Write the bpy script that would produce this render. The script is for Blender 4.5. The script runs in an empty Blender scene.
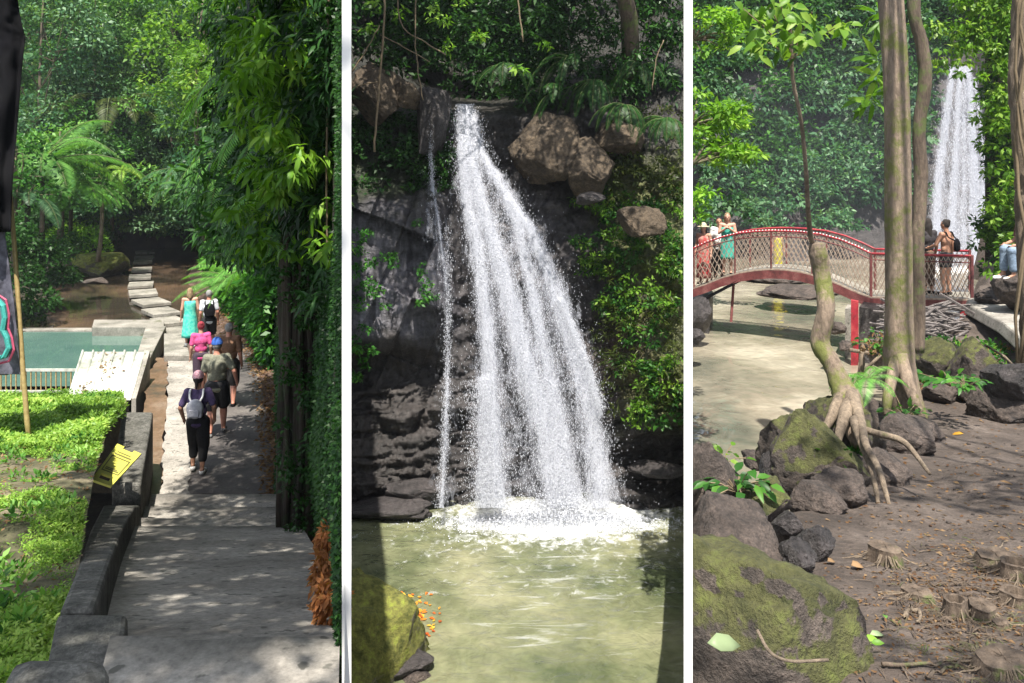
import bpy, math, random
import numpy as np
from mathutils import Vector, Matrix, noise
rnd = random.Random(7); R = np.random.default_rng(11)
scene = bpy.context.scene; COL = scene.collection
F = 800.0; HY = 170.0
def W(px, py, Y): return Vector(((px-512)/F*Y, Y, -(py-HY)/F*Y))
def X(px, Y): return (px-512)/F*Y
def Z(py, Y): return -(py-HY)/F*Y

# ---------------------------------------------------------------- materials
def lin(c): return (c[0], c[1], c[2], 1.0)
class NT:
    def __init__(s, name):
        s.m = bpy.data.materials.new(name); s.m.use_nodes = True
        s.t = s.m.node_tree; s.n = s.t.nodes; s.l = s.t.links
        s.b = s.n['Principled BSDF']; s.out = s.n['Material Output']
        s.tc = s.n.new('ShaderNodeTexCoord')
    def lk(s, a, b): s.l.new(a, b)
    def noise(s, scale, detail=5, rough=.6, vec=None, stretch=None, dist=0):
        n = s.n.new('ShaderNodeTexNoise'); n.inputs['Scale'].default_value = scale
        n.inputs['Detail'].default_value = detail; n.inputs['Roughness'].default_value = rough
        n.inputs['Distortion'].default_value = dist
        src = vec or s.tc.outputs['Object']
        if stretch:
            mp = s.n.new('ShaderNodeMapping'); mp.inputs['Scale'].default_value = stretch
            s.lk(src, mp.inputs[0]); src = mp.outputs[0]
        s.lk(src, n.inputs['Vector']); return n.outputs['Fac']
    def ramp(s, fac, stops):
        r = s.n.new('ShaderNodeValToRGB'); e = r.color_ramp.elements
        while len(e) < len(stops): e.new(.5)
        for el, (p, c) in zip(e, stops):
            el.position = p; el.color = lin(c) if not isinstance(c, (int, float)) else (c, c, c, 1)
        s.lk(fac, r.inputs[0]); return r.outputs[0]
    def mix(s, fac, a, b, mode='MIX'):
        m = s.n.new('ShaderNodeMix'); m.data_type = 'RGBA'; m.blend_type = mode
        for v, i in ((fac, 0), (a, 6), (b, 7)):
            if isinstance(v, (int, float)): m.inputs[i].default_value = v if i == 0 else (v, v, v, 1)
            elif isinstance(v, tuple): m.inputs[i].default_value = lin(v)
            else: s.lk(v, m.inputs[i])
        return m.outputs[2]
    def math(s, op, a, b=0.0):
        m = s.n.new('ShaderNodeMath'); m.operation = op
        for v, i in ((a, 0), (b, 1)):
            if isinstance(v, (int, float)): m.inputs[i].default_value = v
            else: s.lk(v, m.inputs[i])
        return m.outputs[0]
    def attr(s, name):
        a = s.n.new('ShaderNodeAttribute'); a.attribute_name = name; return a
    def bump(s, h, strength, dist=.05):
        b = s.n.new('ShaderNodeBump'); b.inputs['Strength'].default_value = strength
        b.inputs['Distance'].default_value = dist
        s.lk(h, b.inputs['Height']); s.lk(b.outputs[0], s.b.inputs['Normal'])
    def col(s, c):
        if isinstance(c, tuple): s.b.inputs['Base Color'].default_value = lin(c)
        else: s.lk(c, s.b.inputs['Base Color'])
    def rough(s, r):
        if isinstance(r, (int, float)): s.b.inputs['Roughness'].default_value = r
        else: s.lk(r, s.b.inputs['Roughness'])

def m_plain(name, c, rough=.7, c2=None, scale=20, bump=.15):
    t = NT(name); c2 = c2 or tuple(v*.7 for v in c)
    n = t.noise(scale); t.col(t.ramp(n, [(.3, c2), (.7, c)])); t.rough(rough)
    t.bump(n, bump, .01); return t.m
def m_ground(name, cs, s1, s2, rough=.85, bump=.5, bd=.03, spots=None):
    """cs: three colours"""
    t = NT(name); a = t.noise(s1, 8, .65); b = t.noise(s2, 6, .7)
    base = t.ramp(a, [(.33, cs[0]), (.5, cs[1]), (.68, cs[2])])
    fine = t.ramp(b, [(.3, .55), (.7, 1.25)])
    c = t.mix(1.0, base, fine, 'MULTIPLY')
    if spots:
        v = t.noise(spots[1], 3, .5); f = t.ramp(v, [(spots[2], 0), (spots[2]+.04, 1)])
        c = t.mix(f, c, spots[0])
    t.col(c); t.rough(rough); t.bump(t.math('ADD', a, b), bump, bd); return t.m
def m_leaf(name, c1, c2, c3, rough=.42, trans=.3, hue=.12):
    t = NT(name)
    ti = t.attr('tint').outputs['Fac']
    col = t.ramp(ti, [(0, c1), (.5, c2), (1, c3)])
    oi = t.n.new('ShaderNodeObjectInfo')
    v = t.math('ADD', t.math('MULTIPLY', oi.outputs['Random'], .5), .75)
    hs = t.n.new('ShaderNodeHueSaturation'); t.lk(col, hs.inputs['Color'])
    t.lk(v, hs.inputs['Value']); hs.inputs['Saturation'].default_value = .98
    col = hs.outputs[0]
    t.col(col); t.rough(rough); t.b.inputs['Specular IOR Level'].default_value = .22
    tr = t.n.new('ShaderNodeBsdfTranslucent')
    tc = t.mix(1.0, col, (1.5, 1.6, .6), 'MULTIPLY'); t.lk(tc, tr.inputs[0])
    ms = t.n.new('ShaderNodeMixShader'); ms.inputs[0].default_value = trans
    t.lk(t.b.outputs[0], ms.inputs[1]); t.lk(tr.outputs[0], ms.inputs[2]); t.lk(ms.outputs[0], t.out.inputs[0])
    return t.m
def m_rock(name, base, dark, moss, mossamt=.5, scale=3, wet=.6, bump=.8):
    t = NT(name); a = t.noise(scale, 10, .65); b = t.noise(scale*6, 6, .7); c = t.noise(scale*.8, 8, .7)
    col = t.ramp(a, [(.32, dark), (.62, base)])
    col = t.mix(1.0, col, t.ramp(b, [(.32, .38), (.7, 1.45)]), 'MULTIPLY')
    fn = t.noise(scale*22, 4, .7); col = t.mix(1.0, col, t.ramp(fn, [(.35, .6), (.65, 1.25)]), 'MULTIPLY')
    g = t.n.new('ShaderNodeNewGeometry'); sx = t.n.new('ShaderNodeSeparateXYZ'); t.lk(g.outputs['Normal'], sx.inputs[0])
    f = t.math('ADD', t.math('MULTIPLY', sx.outputs[2], .55), t.math('MULTIPLY', c, 1.5))
    f = t.ramp(f, [(1.25-mossamt*.7, 0), (1.35-mossamt*.7, 1)])
    mc = t.ramp(t.noise(scale*2.6, 9, .75), [(.38, tuple(v*.22 for v in moss)), (.52, (moss[0]*.6, moss[1]*.5, moss[2]*.8)), (.68, moss)])
    t.col(t.mix(f, col, mc)); t.rough(t.ramp(f, [(0, wet), (1, .9)]))
    t.bump(t.math('ADD', t.math('ADD', a, t.math('MULTIPLY', b, .6)), t.math('MULTIPLY', fn, .3)), min(1, bump*1.25), .07); return t.m
def m_bark(name, c1, c2, moss=None, scale=6, mossamt=.5, zs=.25, bump=.8):
    t = NT(name); a = t.noise(scale, 8, .7, stretch=(1, 1, zs)); b = t.noise(scale*5, 6, .7, stretch=(1, 1, zs))
    col = t.ramp(a, [(.3, c1), (.7, c2)]); col = t.mix(1.0, col, t.ramp(b, [(.3, .5), (.7, 1.25)]), 'MULTIPLY')
    if moss:
        f = t.ramp(t.noise(scale*.5, 8, .75), [(.62-mossamt*.3, 0), (.72-mossamt*.3, 1)])
        col = t.mix(f, col, moss)
    t.col(col); t.rough(.85); t.bump(t.math('ADD', a, b), bump, .03); return t.m

M = {}
M['leafA'] = m_leaf('leaf_green', (.012,.05,.008), (.03,.12,.015), (.07,.2,.02))
M['leafB'] = m_leaf('leaf_yellow_green', (.05,.13,.012), (.12,.27,.02), (.30,.45,.07), trans=.38)  # brightened to put backlight into the leaf colour
M['leafC'] = m_leaf('leaf_blue_green', (.013,.05,.02), (.045,.13,.05), (.16,.27,.14))
M['leafD'] = m_leaf('leaf_deep', (.008,.03,.006), (.018,.065,.012), (.04,.11,.02))
M['leafO'] = m_leaf('leaf_olive', (.02,.035,.008), (.05,.075,.014), (.10,.12,.025))
M['leafE'] = m_leaf('leaf_mid', (.025,.09,.016), (.085,.22,.035), (.24,.42,.09))
M['fern'] = m_leaf('fern_green', (.05,.16,.03), (.11,.29,.05), (.22,.44,.10), trans=.38)
M['grass'] = m_leaf('grass_blades', (.06,.14,.015), (.16,.30,.035), (.33,.46,.09), trans=.3)
M['dry'] = m_leaf('dry_leaf', (.10,.045,.02), (.2,.11,.05), (.33,.22,.12), rough=.8)
M['deadfern'] = m_leaf('dead_fern', (.20,.07,.02), (.42,.17,.06), (.6,.3,.12), rough=.8)
M['orange'] = m_leaf('orange_leaf', (.35,.06,.01), (.55,.18,.02), (.6,.4,.04))
M['bark'] = m_bark('bark_brown', (.06,.042,.03), (.20,.15,.11), (.09,.12,.03), 6, .35)
M['barkmoss'] = m_bark('bark_mossy', (.13,.095,.07), (.34,.26,.19), (.13,.14,.035), 5, .45)
M['barkpale'] = m_bark('bark_pale', (.12,.09,.065), (.32,.25,.18), (.13,.13,.05), 8, .15)
M['barkdark'] = m_bark('bark_root_curtain', (.01,.007,.004), (.045,.03,.017), (.02,.035,.008), 9, .35, .12, 1.0)
M['vine'] = m_plain('vine_stem', (.2,.15,.09), .8)
M['conc'] = m_ground('worn_concrete', ((.17,.155,.135), (.29,.27,.24), (.40,.375,.335)), 1.6, 30, .85, .35, .01, ((.11,.105,.09), 11, .62))
M['concpale'] = m_ground('pale_concrete', ((.13,.125,.105), (.235,.22,.19), (.35,.33,.29)), 1.4, 25, .85, .3, .01, ((.12,.12,.08), 3, .64))
M['concmoss'] = m_rock('mossy_concrete', (.15,.145,.13), (.05,.05,.04), (.05,.07,.02), .28, 3, .9, .4)
M['asph'] = m_ground('grey_path', ((.05,.045,.045), (.10,.09,.085), (.17,.155,.14)), 1.0, 22, .75, .4, .015)  # grey, darker than the stair concrete
M['dirt'] = m_ground('leaf_litter_soil', ((.04,.024,.018), (.10,.062,.045), (.2,.13,.10)), 2.0, 26, .95, .8, .03)
M['mud'] = m_ground('grey_brown_earth', ((.048,.036,.029), (.098,.075,.062), (.17,.137,.118)), 1.4, 17, .9, 1.0, .05)
M['soil'] = m_ground('dark_soil', ((.012,.01,.007), (.03,.022,.014), (.06,.05,.03)), 1.2, 12, .95, .8, .05)
M['turf'] = m_ground('turf_soil', ((.05,.06,.02), (.11,.10,.055), (.24,.20,.13)), 1.3, 18, .95, .6, .03)
M['channel'] = m_ground('rusty_channel', ((.08,.065,.05), (.17,.105,.065), (.23,.165,.12)), 1.5, 18, .35, .3, .01)
M['rock'] = m_rock('mossy_grey_rock', (.12,.092,.078), (.032,.025,.022), (.10,.12,.025), .22, 3, .75)
M['rockmoss'] = m_rock('very_mossy_rock', (.12,.095,.08), (.035,.028,.024), (.12,.145,.03), .42, 2.2, .8)
M['rockyel'] = m_rock('sun_tinted_moss_rock', (.24,.22,.16), (.10,.09,.06), (.27,.32,.045), .85, 3, .8)  # paler stone and moss carry sunlight in the colour
M['rockdark'] = m_rock('dark_wet_rock', (.075,.065,.065), (.02,.018,.018), (.05,.06,.02), .12, 3, .4)
M['bould'] = m_rock('tan_boulder', (.125,.092,.06), (.045,.033,.022), (.05,.055,.02), .30, 1.6, .85, 1.0)
M['bamboo'] = m_plain('bamboo', (.42,.32,.14), .5, (.25,.18,.07))
M['metalw'] = m_ground('white_roof_sheet', ((.30,.32,.27), (.50,.52,.46), (.64,.66,.60)), 1.2, 9, .5, .1, .005)
M['white'] = m_plain('white_plaster', (.86,.86,.85), .8, (.84,.84,.83), 40, .03)
M['red'] = m_ground('chipped_red_paint', ((.16,.02,.025), (.36,.025,.04), (.42,.07,.07)), 3, 30, .5, .2, .004, ((.16,.09,.06), 14, .66))
M['redrust'] = m_ground('faded_red_steel', ((.07,.02,.02), (.17,.045,.045), (.26,.11,.10)), 3, 30, .6, .2, .005)
M['mesh'] = m_plain('cream_lattice_paint', (.42,.35,.28), .6, (.22,.15,.12), 15)
M['dark'] = m_plain('black_cloth', (.010,.010,.011), 1.0, (.006,.006,.008), 5)
M['dark'].node_tree.nodes['Principled BSDF'].inputs['Specular IOR Level'].default_value = .08
M['stalk'] = m_plain('fern_stalk', (.10,.13,.04), .7)
M['woodgrey'] = m_bark('grey_driftwood', (.06,.05,.05), (.26,.23,.22), None, 10, zs=1)
M['yellow'] = m_plain('yellow_plastic', (.62,.60,.10), .5, (.5,.48,.10), 4)
M['yelmark'] = m_plain('faded_print', (.16,.15,.05), .7)

# ---------------------------------------------------------------- object helpers
def tag(o, label=None, cat=None, group=None, kind=None):
    if label: o['label'] = label
    if cat: o['category'] = cat
    if group: o['group'] = group
    if kind: o['kind'] = kind
    return o
def link(o, parent=None):
    COL.objects.link(o)
    if parent is not None: o.parent = parent
    return o
def empty(name, loc=(0,0,0), rz=0):
    o = bpy.data.objects.new(name, None); o.location = loc; o.rotation_euler = (0,0,rz); o.empty_display_size = .1
    return link(o)
def obj(name, me, mat=None, parent=None, loc=None, smooth=None):
    o = bpy.data.objects.new(name, me)
    if mat is not None:
        for mm in (mat if isinstance(mat, (list, tuple)) else [mat]): me.materials.append(mm)
    if loc is not None: o.location = loc
    if smooth: me.polygons.foreach_set('use_smooth', np.ones(len(me.polygons), bool))
    return link(o, parent)
def npmesh(name, V, polys, tint=None, tints=None):
    """polys: list of int arrays (n,k)"""
    me = bpy.data.meshes.new(name); V = np.asarray(V, np.float32)
    me.vertices.add(len(V)); me.vertices.foreach_set('co', V.ravel())
    loops = np.concatenate([p.ravel() for p in polys]).astype(np.int32)
    tot = np.concatenate([np.full(len(p), p.shape[1], np.int32) for p in polys])
    me.loops.add(len(loops)); me.loops.foreach_set('vertex_index', loops)
    me.polygons.add(len(tot)); st = np.concatenate([[0], np.cumsum(tot)[:-1]]).astype(np.int32)
    me.polygons.foreach_set('loop_start', st)
    me.update(calc_edges=True)
    if tint is not None:
        a = me.attributes.new('tint', 'FLOAT', 'FACE'); a.data.foreach_set('value', np.asarray(tint, np.float32))
    return me
class MB:
    """collects pieces of one part"""
    def __init__(s): s.v = []; s.f = []
    def add(s, vs, fs):
        k = len(s.v); s.v += [tuple(v) for v in vs]; s.f += [tuple(i+k for i in f) for f in fs]; return s
    def box(s, c, d, M3=None):
        c = Vector(c); vs = []
        for z in (-1, 1):
            for x, y in ((-1,-1), (1,-1), (1,1), (-1,1)):
                v = Vector((x*d[0]/2, y*d[1]/2, z*d[2]/2))
                if M3: v = M3 @ v
                vs.append(c+v)
        return s.add(vs, [(3,2,1,0), (4,5,6,7), (0,1,5,4), (1,2,6,5), (2,3,7,6), (3,0,4,7)])
    def hexa(s, b, t):   # bottom 4 points, top 4 points, counter-clockwise
        return s.add(list(b)+list(t), [(3,2,1,0), (4,5,6,7), (0,1,5,4), (1,2,6,5), (2,3,7,6), (3,0,4,7)])
    def tube(s, pts, rs, n=8, cap=True, jit=0):
        pts = [Vector(p) for p in pts]
        if isinstance(rs, (int, float)): rs = [rs]*len(pts)
        vs = []; fs = []; up = Vector((.01, .02, 1))
        for i, p in enumerate(pts):
            d = (pts[min(i+1, len(pts)-1)]-pts[max(i-1, 0)]).normalized()
            ref = Vector((1,0,0)) if abs(d.x) < .8 else Vector((0,1,0))
            a = d.cross(ref).normalized(); b = d.cross(a)
            for k in range(n):
                th = 2*math.pi*k/n; r = rs[i]*(1+(rnd.uniform(-jit, jit) if jit else 0))
                vs.append(p+a*math.cos(th)*r+b*math.sin(th)*r)
        for i in range(len(pts)-1):
            for k in range(n):
                k2 = (k+1) % n; fs.append((i*n+k, i*n+k2, (i+1)*n+k2, (i+1)*n+k))
        if cap: fs.append(tuple(range(n))[::-1]); fs.append(tuple((len(pts)-1)*n+k for k in range(n)))
        return s.add(vs, fs)
    def ball(s, c, r, n=10, m=7, M3=None):
        c = Vector(c); r = (r, r, r) if isinstance(r, (int, float)) else r; vs = []; fs = []
        for i in range(1, m):
            ph = math.pi*i/m
            for k in range(n):
                th = 2*math.pi*k/n
                v = Vector((r[0]*math.sin(ph)*math.cos(th), r[1]*math.sin(ph)*math.sin(th), r[2]*math.cos(ph)))
                vs.append(c+(M3 @ v if M3 else v))
        for i in range(m-2):
            for k in range(n):
                k2 = (k+1) % n; fs.append((i*n+k, (i+1)*n+k, (i+1)*n+k2, i*n+k2))
        t = len(vs); v1 = Vector((0,0,r[2])); vs.append(c+(M3 @ v1 if M3 else v1)); vs.append(c-(M3 @ v1 if M3 else v1))
        for k in range(n):
            k2 = (k+1) % n; fs.append((k, k2, t)); fs.append(((m-2)*n+k2, (m-2)*n+k, t+1))
        return s.add(vs, fs)
    def mesh(s, name):
        me = bpy.data.meshes.new(name); me.from_pydata(s.v, [], s.f); me.update(); return me
    def build(s, name, mat, parent=None, smooth=False, bevel=0):
        o = obj(name, s.mesh(name), mat, parent, smooth=smooth)
        if bevel:
            b = o.modifiers.new('bevel', 'BEVEL'); b.width = bevel; b.segments = 2; b.limit_method = 'ANGLE'
        return o
def smooth_path(pts, n=6):
    """catmull-rom through pts (tuples of any length)"""
    P = [np.array(p, float) for p in pts]; P = [2*P[0]-P[1]]+P+[2*P[-1]-P[-2]]; out = []
    for i in range(1, len(P)-2):
        for k in range(n):
            t = k/n; a, b, c, d = P[i-1:i+3]
            out.append(.5*((2*b)+(-a+c)*t+(2*a-5*b+4*c-d)*t*t+(-a+3*b-3*c+d)*t**3))
    out.append(P[-2]); return out
def fbm(x, y, z, o=4): return noise.fractal((x, y, z), 1.0, 2.0, o, noise_basis='PERLIN_ORIGINAL')
def ribbon(name, rows, nx, mat, amp=0, fr=1.0, kind='structure', sub=6, zf=None, label=None, cat=None, thick=0, xj=0):
    """rows: (Y, xl, zl, xr, zr); linear interpolation between rows"""
    rr = []
    for a, b in zip(rows, rows[1:]):
        for k in range(sub): rr.append([a[i]+(b[i]-a[i])*k/sub for i in range(5)])
    rr.append(list(rows[-1])); V = []
    for (Y, xl, zl, xr, zr) in rr:
        for i in range(nx+1):
            t = i/nx; x = xl+(xr-xl)*t; z = zl+(zr-zl)*t
            if amp: z += amp*fbm(x*fr, Y*fr, 3.3)
            if zf: z += zf(x, Y)
            if xj and (i == 0 or i == nx): x += xj*fbm(Y*2.3, 7.7*i, 2)
            V.append((x, Y, z))
    n = nx+1; q = [(j*n+i, j*n+i+1, (j+1)*n+i+1, (j+1)*n+i) for j in range(len(rr)-1) for i in range(nx)]
    me = npmesh(name, V, [np.array(q)]); o = obj(name, me, mat, smooth=True)
    if thick:
        s = o.modifiers.new('solid', 'SOLIDIFY'); s.thickness = thick; s.offset = -1
    tag(o, label, cat, kind=kind if kind != 'thing' else None); return o

# ---------------------------------------------------------------- foliage
def unit(a): return a/(np.linalg.norm(a, axis=-1, keepdims=True)+1e-9)
def leaves(name, P, D, N, L, Wd, tint, shape='quad', mask=None):
    """P base points, D axis, N normal; -> mesh"""
    D = unit(D); S = unit(np.cross(N, D)); N = np.cross(D, S)
    L = L[:, None]; Wd = Wd[:, None]; n = len(P)
    if shape == 'quad':
        V = np.stack([P, P+D*L*.42+S*Wd*.5+N*Wd*.12, P+D*L-N*L*.12, P+D*L*.42-S*Wd*.5+N*Wd*.12], 1).reshape(-1, 3)
        q = np.arange(n*4).reshape(n, 4); return npmesh(name, V, [q], tint)
    if shape == 'blade':
        V = np.stack([P-S*Wd*.5, P+S*Wd*.5, P+D*L], 1).reshape(-1, 3)
        q = np.arange(n*3).reshape(n, 3); return npmesh(name, V, [q], tint)
    # long leaf with midrib fold and droop
    m1 = P+D*L*.3-N*L*.02; m2 = P+D*L*.65-N*L*.10; t = P+D*L-N*L*.28
    V = np.stack([P, m1+S*Wd*.45+N*Wd*.15, m1, m1-S*Wd*.45+N*Wd*.15, m2+S*Wd*.4+N*Wd*.12, m2, m2-S*Wd*.4+N*Wd*.12, t], 1).reshape(-1, 3)
    b = (np.arange(n)*8)[:, None]
    tr = np.concatenate([b+np.array([[0,1,2]]), b+np.array([[0,2,3]]), b+np.array([[4,7,5]]), b+np.array([[5,7,6]])])
    qd = np.concatenate([b+np.array([[1,4,5,2]]), b+np.array([[2,5,6,3]])])
    return npmesh(name, V, [tr, qd], np.concatenate([tint]*6))
def wedge(P, lo, hi, m=0):
    """keep what lies between two of the border dividers (pixel columns lo..hi seen from the entrance)"""
    r = P[:, 0]/np.maximum(P[:, 1], .01)
    return (r > (lo-512)/F) & (r < (hi-512)/F)
def blob_leaves(centers, radii, per, L, Wd, droop=.3, up=.5, flat=1.0, tintj=.25, rough=.35):
    """leaves on lumpy balls; returns arrays"""
    Ps, Ds, Ns, Ls, Ws, Ts = [], [], [], [], [], []
    for c, r in zip(centers, radii):
        n = int(per*r*r)+4
        d = unit(R.normal(size=(n, 3))); d[:, 2] = np.abs(d[:, 2])*.9-.25; d = unit(d)
        rr = r*(1-rough*R.random(n)**1.5)[:, None]
        P = np.array(c)+d*rr*np.array([1, 1, flat])
        D = unit(d*.7+R.normal(size=(n, 3))*.55+np.array([0, 0, -droop]))
        N = unit(d*.6+np.array([0, 0, up])+R.normal(size=(n, 3))*.4)
        Ps.append(P); Ds.append(D); Ns.append(N)
        s = R.uniform(.6, 1.3, n); Ls.append(L*s); Ws.append(Wd*s)
        Ts.append(np.clip(R.normal(.45+R.uniform(-tintj, tintj), .16, n), 0, 1))
    return [np.concatenate(a) for a in (Ps, Ds, Ns, Ls, Ws, Ts)]
def leafobj(name, arr, mat, parent=None, clip=None, shape='quad', keep=None):
    P = arr[0]; k = np.ones(len(P), bool)
    if clip: k &= wedge(P, *clip)
    if keep is not None: k &= keep(P)
    arr = [a[k] for a in arr]
    return obj(name, leaves(name, *arr, shape=shape), mat, parent)
def limb_mesh(base, top, r0, r1, bend=.3, n=7, seg=8, jit=.06):
    base = Vector(base); top = Vector(top); pts = []
    o = Vector((rnd.uniform(-1,1), rnd.uniform(-1,1), 0))*bend
    for i in range(n+1):
        t = i/n; pts.append(base.lerp(top, t)+o*math.sin(t*math.pi)+Vector((rnd.uniform(-1,1), rnd.uniform(-1,1), 0))*bend*.1)
    return pts, [r0+(r1-r0)*(i/n)**.8 for i in range(n+1)]
def tree(name, base, h, cr, label, leafmat, L=.2, nb=26, per=190, cat='tree', group=None, trunk=.12, lean=(0,0), clip=None, bark='bark', flat=.8, keep=None, cz=.72, tj=.3):
    """tapered trunk with limbs, crown of leaf clumps"""
    base = Vector(base); root = empty(name, base)
    tag(root, label, cat, group)
    top = Vector((lean[0], lean[1], h*.9)); mb = MB()
    pts, rs = limb_mesh((0,0,-.3), top, trunk, trunk*.3, bend=h*.03)
    mb.tube(pts, rs, 9)
    cs, rr = [], []
    cc = Vector((lean[0]*cz, lean[1]*cz, h*cz))
    for i in range(nb):
        d = Vector(tuple(unit(R.normal(size=3))))
        p = cc+Vector((d.x*cr*rnd.uniform(.3, 1), d.y*cr*rnd.uniform(.3, 1), d.z*cr*flat*rnd.uniform(.3, 1)))
        cs.append(tuple(p)); rr.append(cr*rnd.uniform(.22, .42))
        if i % 2 == 0:
            k = rnd.randint(3, len(pts)-2); l, r_ = limb_mesh(pts[k], p, rs[k]*.5, .012, bend=.15, n=4)
            mb.tube(l, r_, 5)
    mb.build('trunk', M[bark], root, smooth=True)
    arr = blob_leaves(cs, rr, per, L, L*.5, tintj=tj)
    b = np.array(base)
    kk = lambda P: (wedge(P+b, *clip) if clip else np.ones(len(P), bool)) & (keep(P+b) if keep else True)
    leafobj('crown', arr, M[leafmat], root, keep=kk); return root
def frond(length, droop, n=26, pw=.28, rise=.5, mb_arr=None, az=0, up=.4, pl=None, shagg=.0, tw=.06):
    """one feather frond: returns arrays of pinna leaves + rachis points"""
    n = int(n*1.35); ts = np.linspace(.06, 1, n); el = up
    pts = []; p = np.zeros(3); d = np.array([math.cos(az)*math.cos(el), math.sin(az)*math.cos(el), math.sin(el)])
    step = length/n
    for i in range(n+1):
        pts.append(p.copy()); p = p+d*step
        d = unit(d+np.array([0, 0, -droop*1.6/n*(1+i/n)]))
    pts = np.array(pts); tang = unit(np.diff(pts, axis=0)); side = unit(np.cross(tang, [0, 0, 1.0])); nor = np.cross(side, tang)
    P, D, N, L = [], [], [], []
    for s in (-1, 1):
        for i in range(n):
            w = pw*length*math.sin(math.pi*min(1, .12+.88*ts[i]))**.7
            P.append(pts[i]); D.append(side[i]*s+tang[i]*.55-np.array([0, 0, .25+shagg*rnd.random()])); N.append(nor[i]+R.normal(size=3)*.1); L.append(w)
    P, D, N, L = map(np.array, (P, D, N, L))
    return [P, D, N, L, np.full(len(P), step*.7), np.clip(R.normal(.5, .2, len(P)), 0, 1)], pts
def fern_plant(name, loc, nfr, length, label, mat='fern', trunk_h=0, cat='fern', droop=.9, group=None, azr=(0, 6.283), up=(.2, .9), clip=None, n=26, pw=.22, parent=None, tr=.09, bark='barkdark'):
    loc = Vector(loc); root = empty(name, loc); tag(root, label, cat, group); A = []; mb = MB()
    for i in range(nfr):
        az = azr[0]+(azr[1]-azr[0])*(i+rnd.random()*.6)/nfr
        a, pts = frond(length*rnd.uniform(.75, 1.1), droop*rnd.uniform(.7, 1.2), n=n, pw=pw, az=az, up=rnd.uniform(*up))
        off = np.array([0, 0, trunk_h]); a[0] = a[0]+off; A.append(a)
        mb.tube([Vector(p)+Vector(off) for p in pts[::3]], [.007*length*(1-.8*k/len(pts[::3])) for k in range(len(pts[::3]))], 4)
    arr = [np.concatenate([a[k] for a in A]) for k in range(6)]; b = np.array(loc)
    leafobj('fronds', arr, M[mat], root, shape='quad', keep=(lambda P: wedge(P+b, *clip)) if clip else None)
    mb.build('stalks', M['stalk'], root)
    if trunk_h:
        t = MB(); p, r = limb_mesh((0,0,-.2), (0,0,trunk_h), tr*1.2, tr, bend=.1); t.tube(p, r, 8, jit=.12); t.build('trunk', M[bark], root, smooth=True)
    return root
def rock(name, c, s, label, mat='rock', seed=0, cut=.66, sub=5, rough=.35, fr=1.3, rot=0, cat='rock', group=None, flat=0, clip=None):
    import bmesh
    bm = bmesh.new(); bmesh.ops.create_icosphere(bm, subdivisions=sub, radius=1)
    rr_ = random.Random(seed); planes = [(Vector((rr_.gauss(0,1), rr_.gauss(0,1), rr_.gauss(0,.9))).normalized(), rr_.uniform(cut, cut+.25)) for _ in range(15)]
    for v in bm.verts:
        p = v.co.copy(); n = noise.fractal(p*fr+Vector((seed*7.1, seed*3.3, 1)), 1, 2.0, 5)
        cell = noise.cell(p*1.7+Vector((seed, seed, seed)))
        k = 1.2+rough*n*.8+.05*noise.fractal(p*6, 1, 2, 4)
        q = p*k
        # facet: squash towards a box
        for pn, pd in planes:
            e = q.dot(pn)-pd
            if e > 0: q = q-pn*e*.8
        q = q*(1+.07*noise.fractal(p*3.1+Vector((seed,1,2)), 1, 2, 6)+.035*noise.fractal(p*11, .8, 2, 4))
        if flat and q.z > 1-flat: q.z = 1-flat+(q.z-1+flat)*.2
        v.co = Vector((q.x*s[0], q.y*s[1], q.z*s[2]))
    bmesh.ops.rotate(bm, verts=bm.verts, matrix=Matrix.Rotation(rot, 3, 'Z'))
    r0 = c[0]/c[1]*F+512; lo, hi = (-900, 344) if r0 < 346 else ((349, 686) if r0 < 688 else (690.5, 2000))
    for v in bm.verts:
        y = v.co.y+c[1]; v.co.x = min(max(v.co.x+c[0], X(lo, y)), X(hi, y))-c[0]
    me = bpy.data.meshes.new(name); bm.to_mesh(me); bm.free()
    o = obj(name, me, M[mat], loc=c, smooth=True); tag(o, label, cat, group); return o
def rockpx(px, py, w, h, Y, label, mat='rock', dep=1.0, **k):
    """rock centred in that direction at that distance, of its real width and height there"""
    s = Y/F; return rock('rock', W(px, py, Y), (w*s/2, w*s/2*dep, h*s/2), label, mat, **k)
EXPO = 1.4; CANOPY = 540; HAZE = 0.0005
# ================================================================ camera, light, air
cam = bpy.data.cameras.new('camera'); co = bpy.data.objects.new('camera', cam); COL.objects.link(co)
cam.sensor_width = 36; cam.lens = 36*F/1024; cam.shift_y = -(341.5-HY)/1024; cam.clip_end = 900; cam.clip_start = .05
co.rotation_euler = (math.pi/2, 0, 0); scene.camera = co
SUN_EL = math.radians(66); SAZ = math.atan2(-.22, -1)   # towards the sun: x=-.22, y=-1
sx, sy = .05, -.999
w = bpy.data.worlds.new('World'); scene.world = w; w.use_nodes = True
nt = w.node_tree; sky = nt.nodes.new('ShaderNodeTexSky'); sky.sky_type = 'NISHITA'; sky.sun_disc = False
sky.sun_elevation = SUN_EL; sky.sun_rotation = math.atan2(sx, sy)
hs = nt.nodes.new('ShaderNodeHueSaturation'); hs.inputs['Saturation'].default_value = .45
nt.links.new(sky.outputs[0], hs.inputs['Color']); nt.links.new(hs.outputs[0], nt.nodes['Background'].inputs[0]); nt.nodes['Background'].inputs[1].default_value = .10
sun = bpy.data.lights.new('sun', 'SUN'); sun.energy = 4.3; sun.angle = math.radians(.5); sun.color = (1, .94, .84)
so = bpy.data.objects.new('sun', sun); COL.objects.link(so)
tos = Vector((sx*math.cos(SUN_EL), sy*math.cos(SUN_EL), math.sin(SUN_EL)))
so.rotation_euler = tos.to_track_quat('Z', 'Y').to_euler(); so.location = (0, 0, 60)
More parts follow.
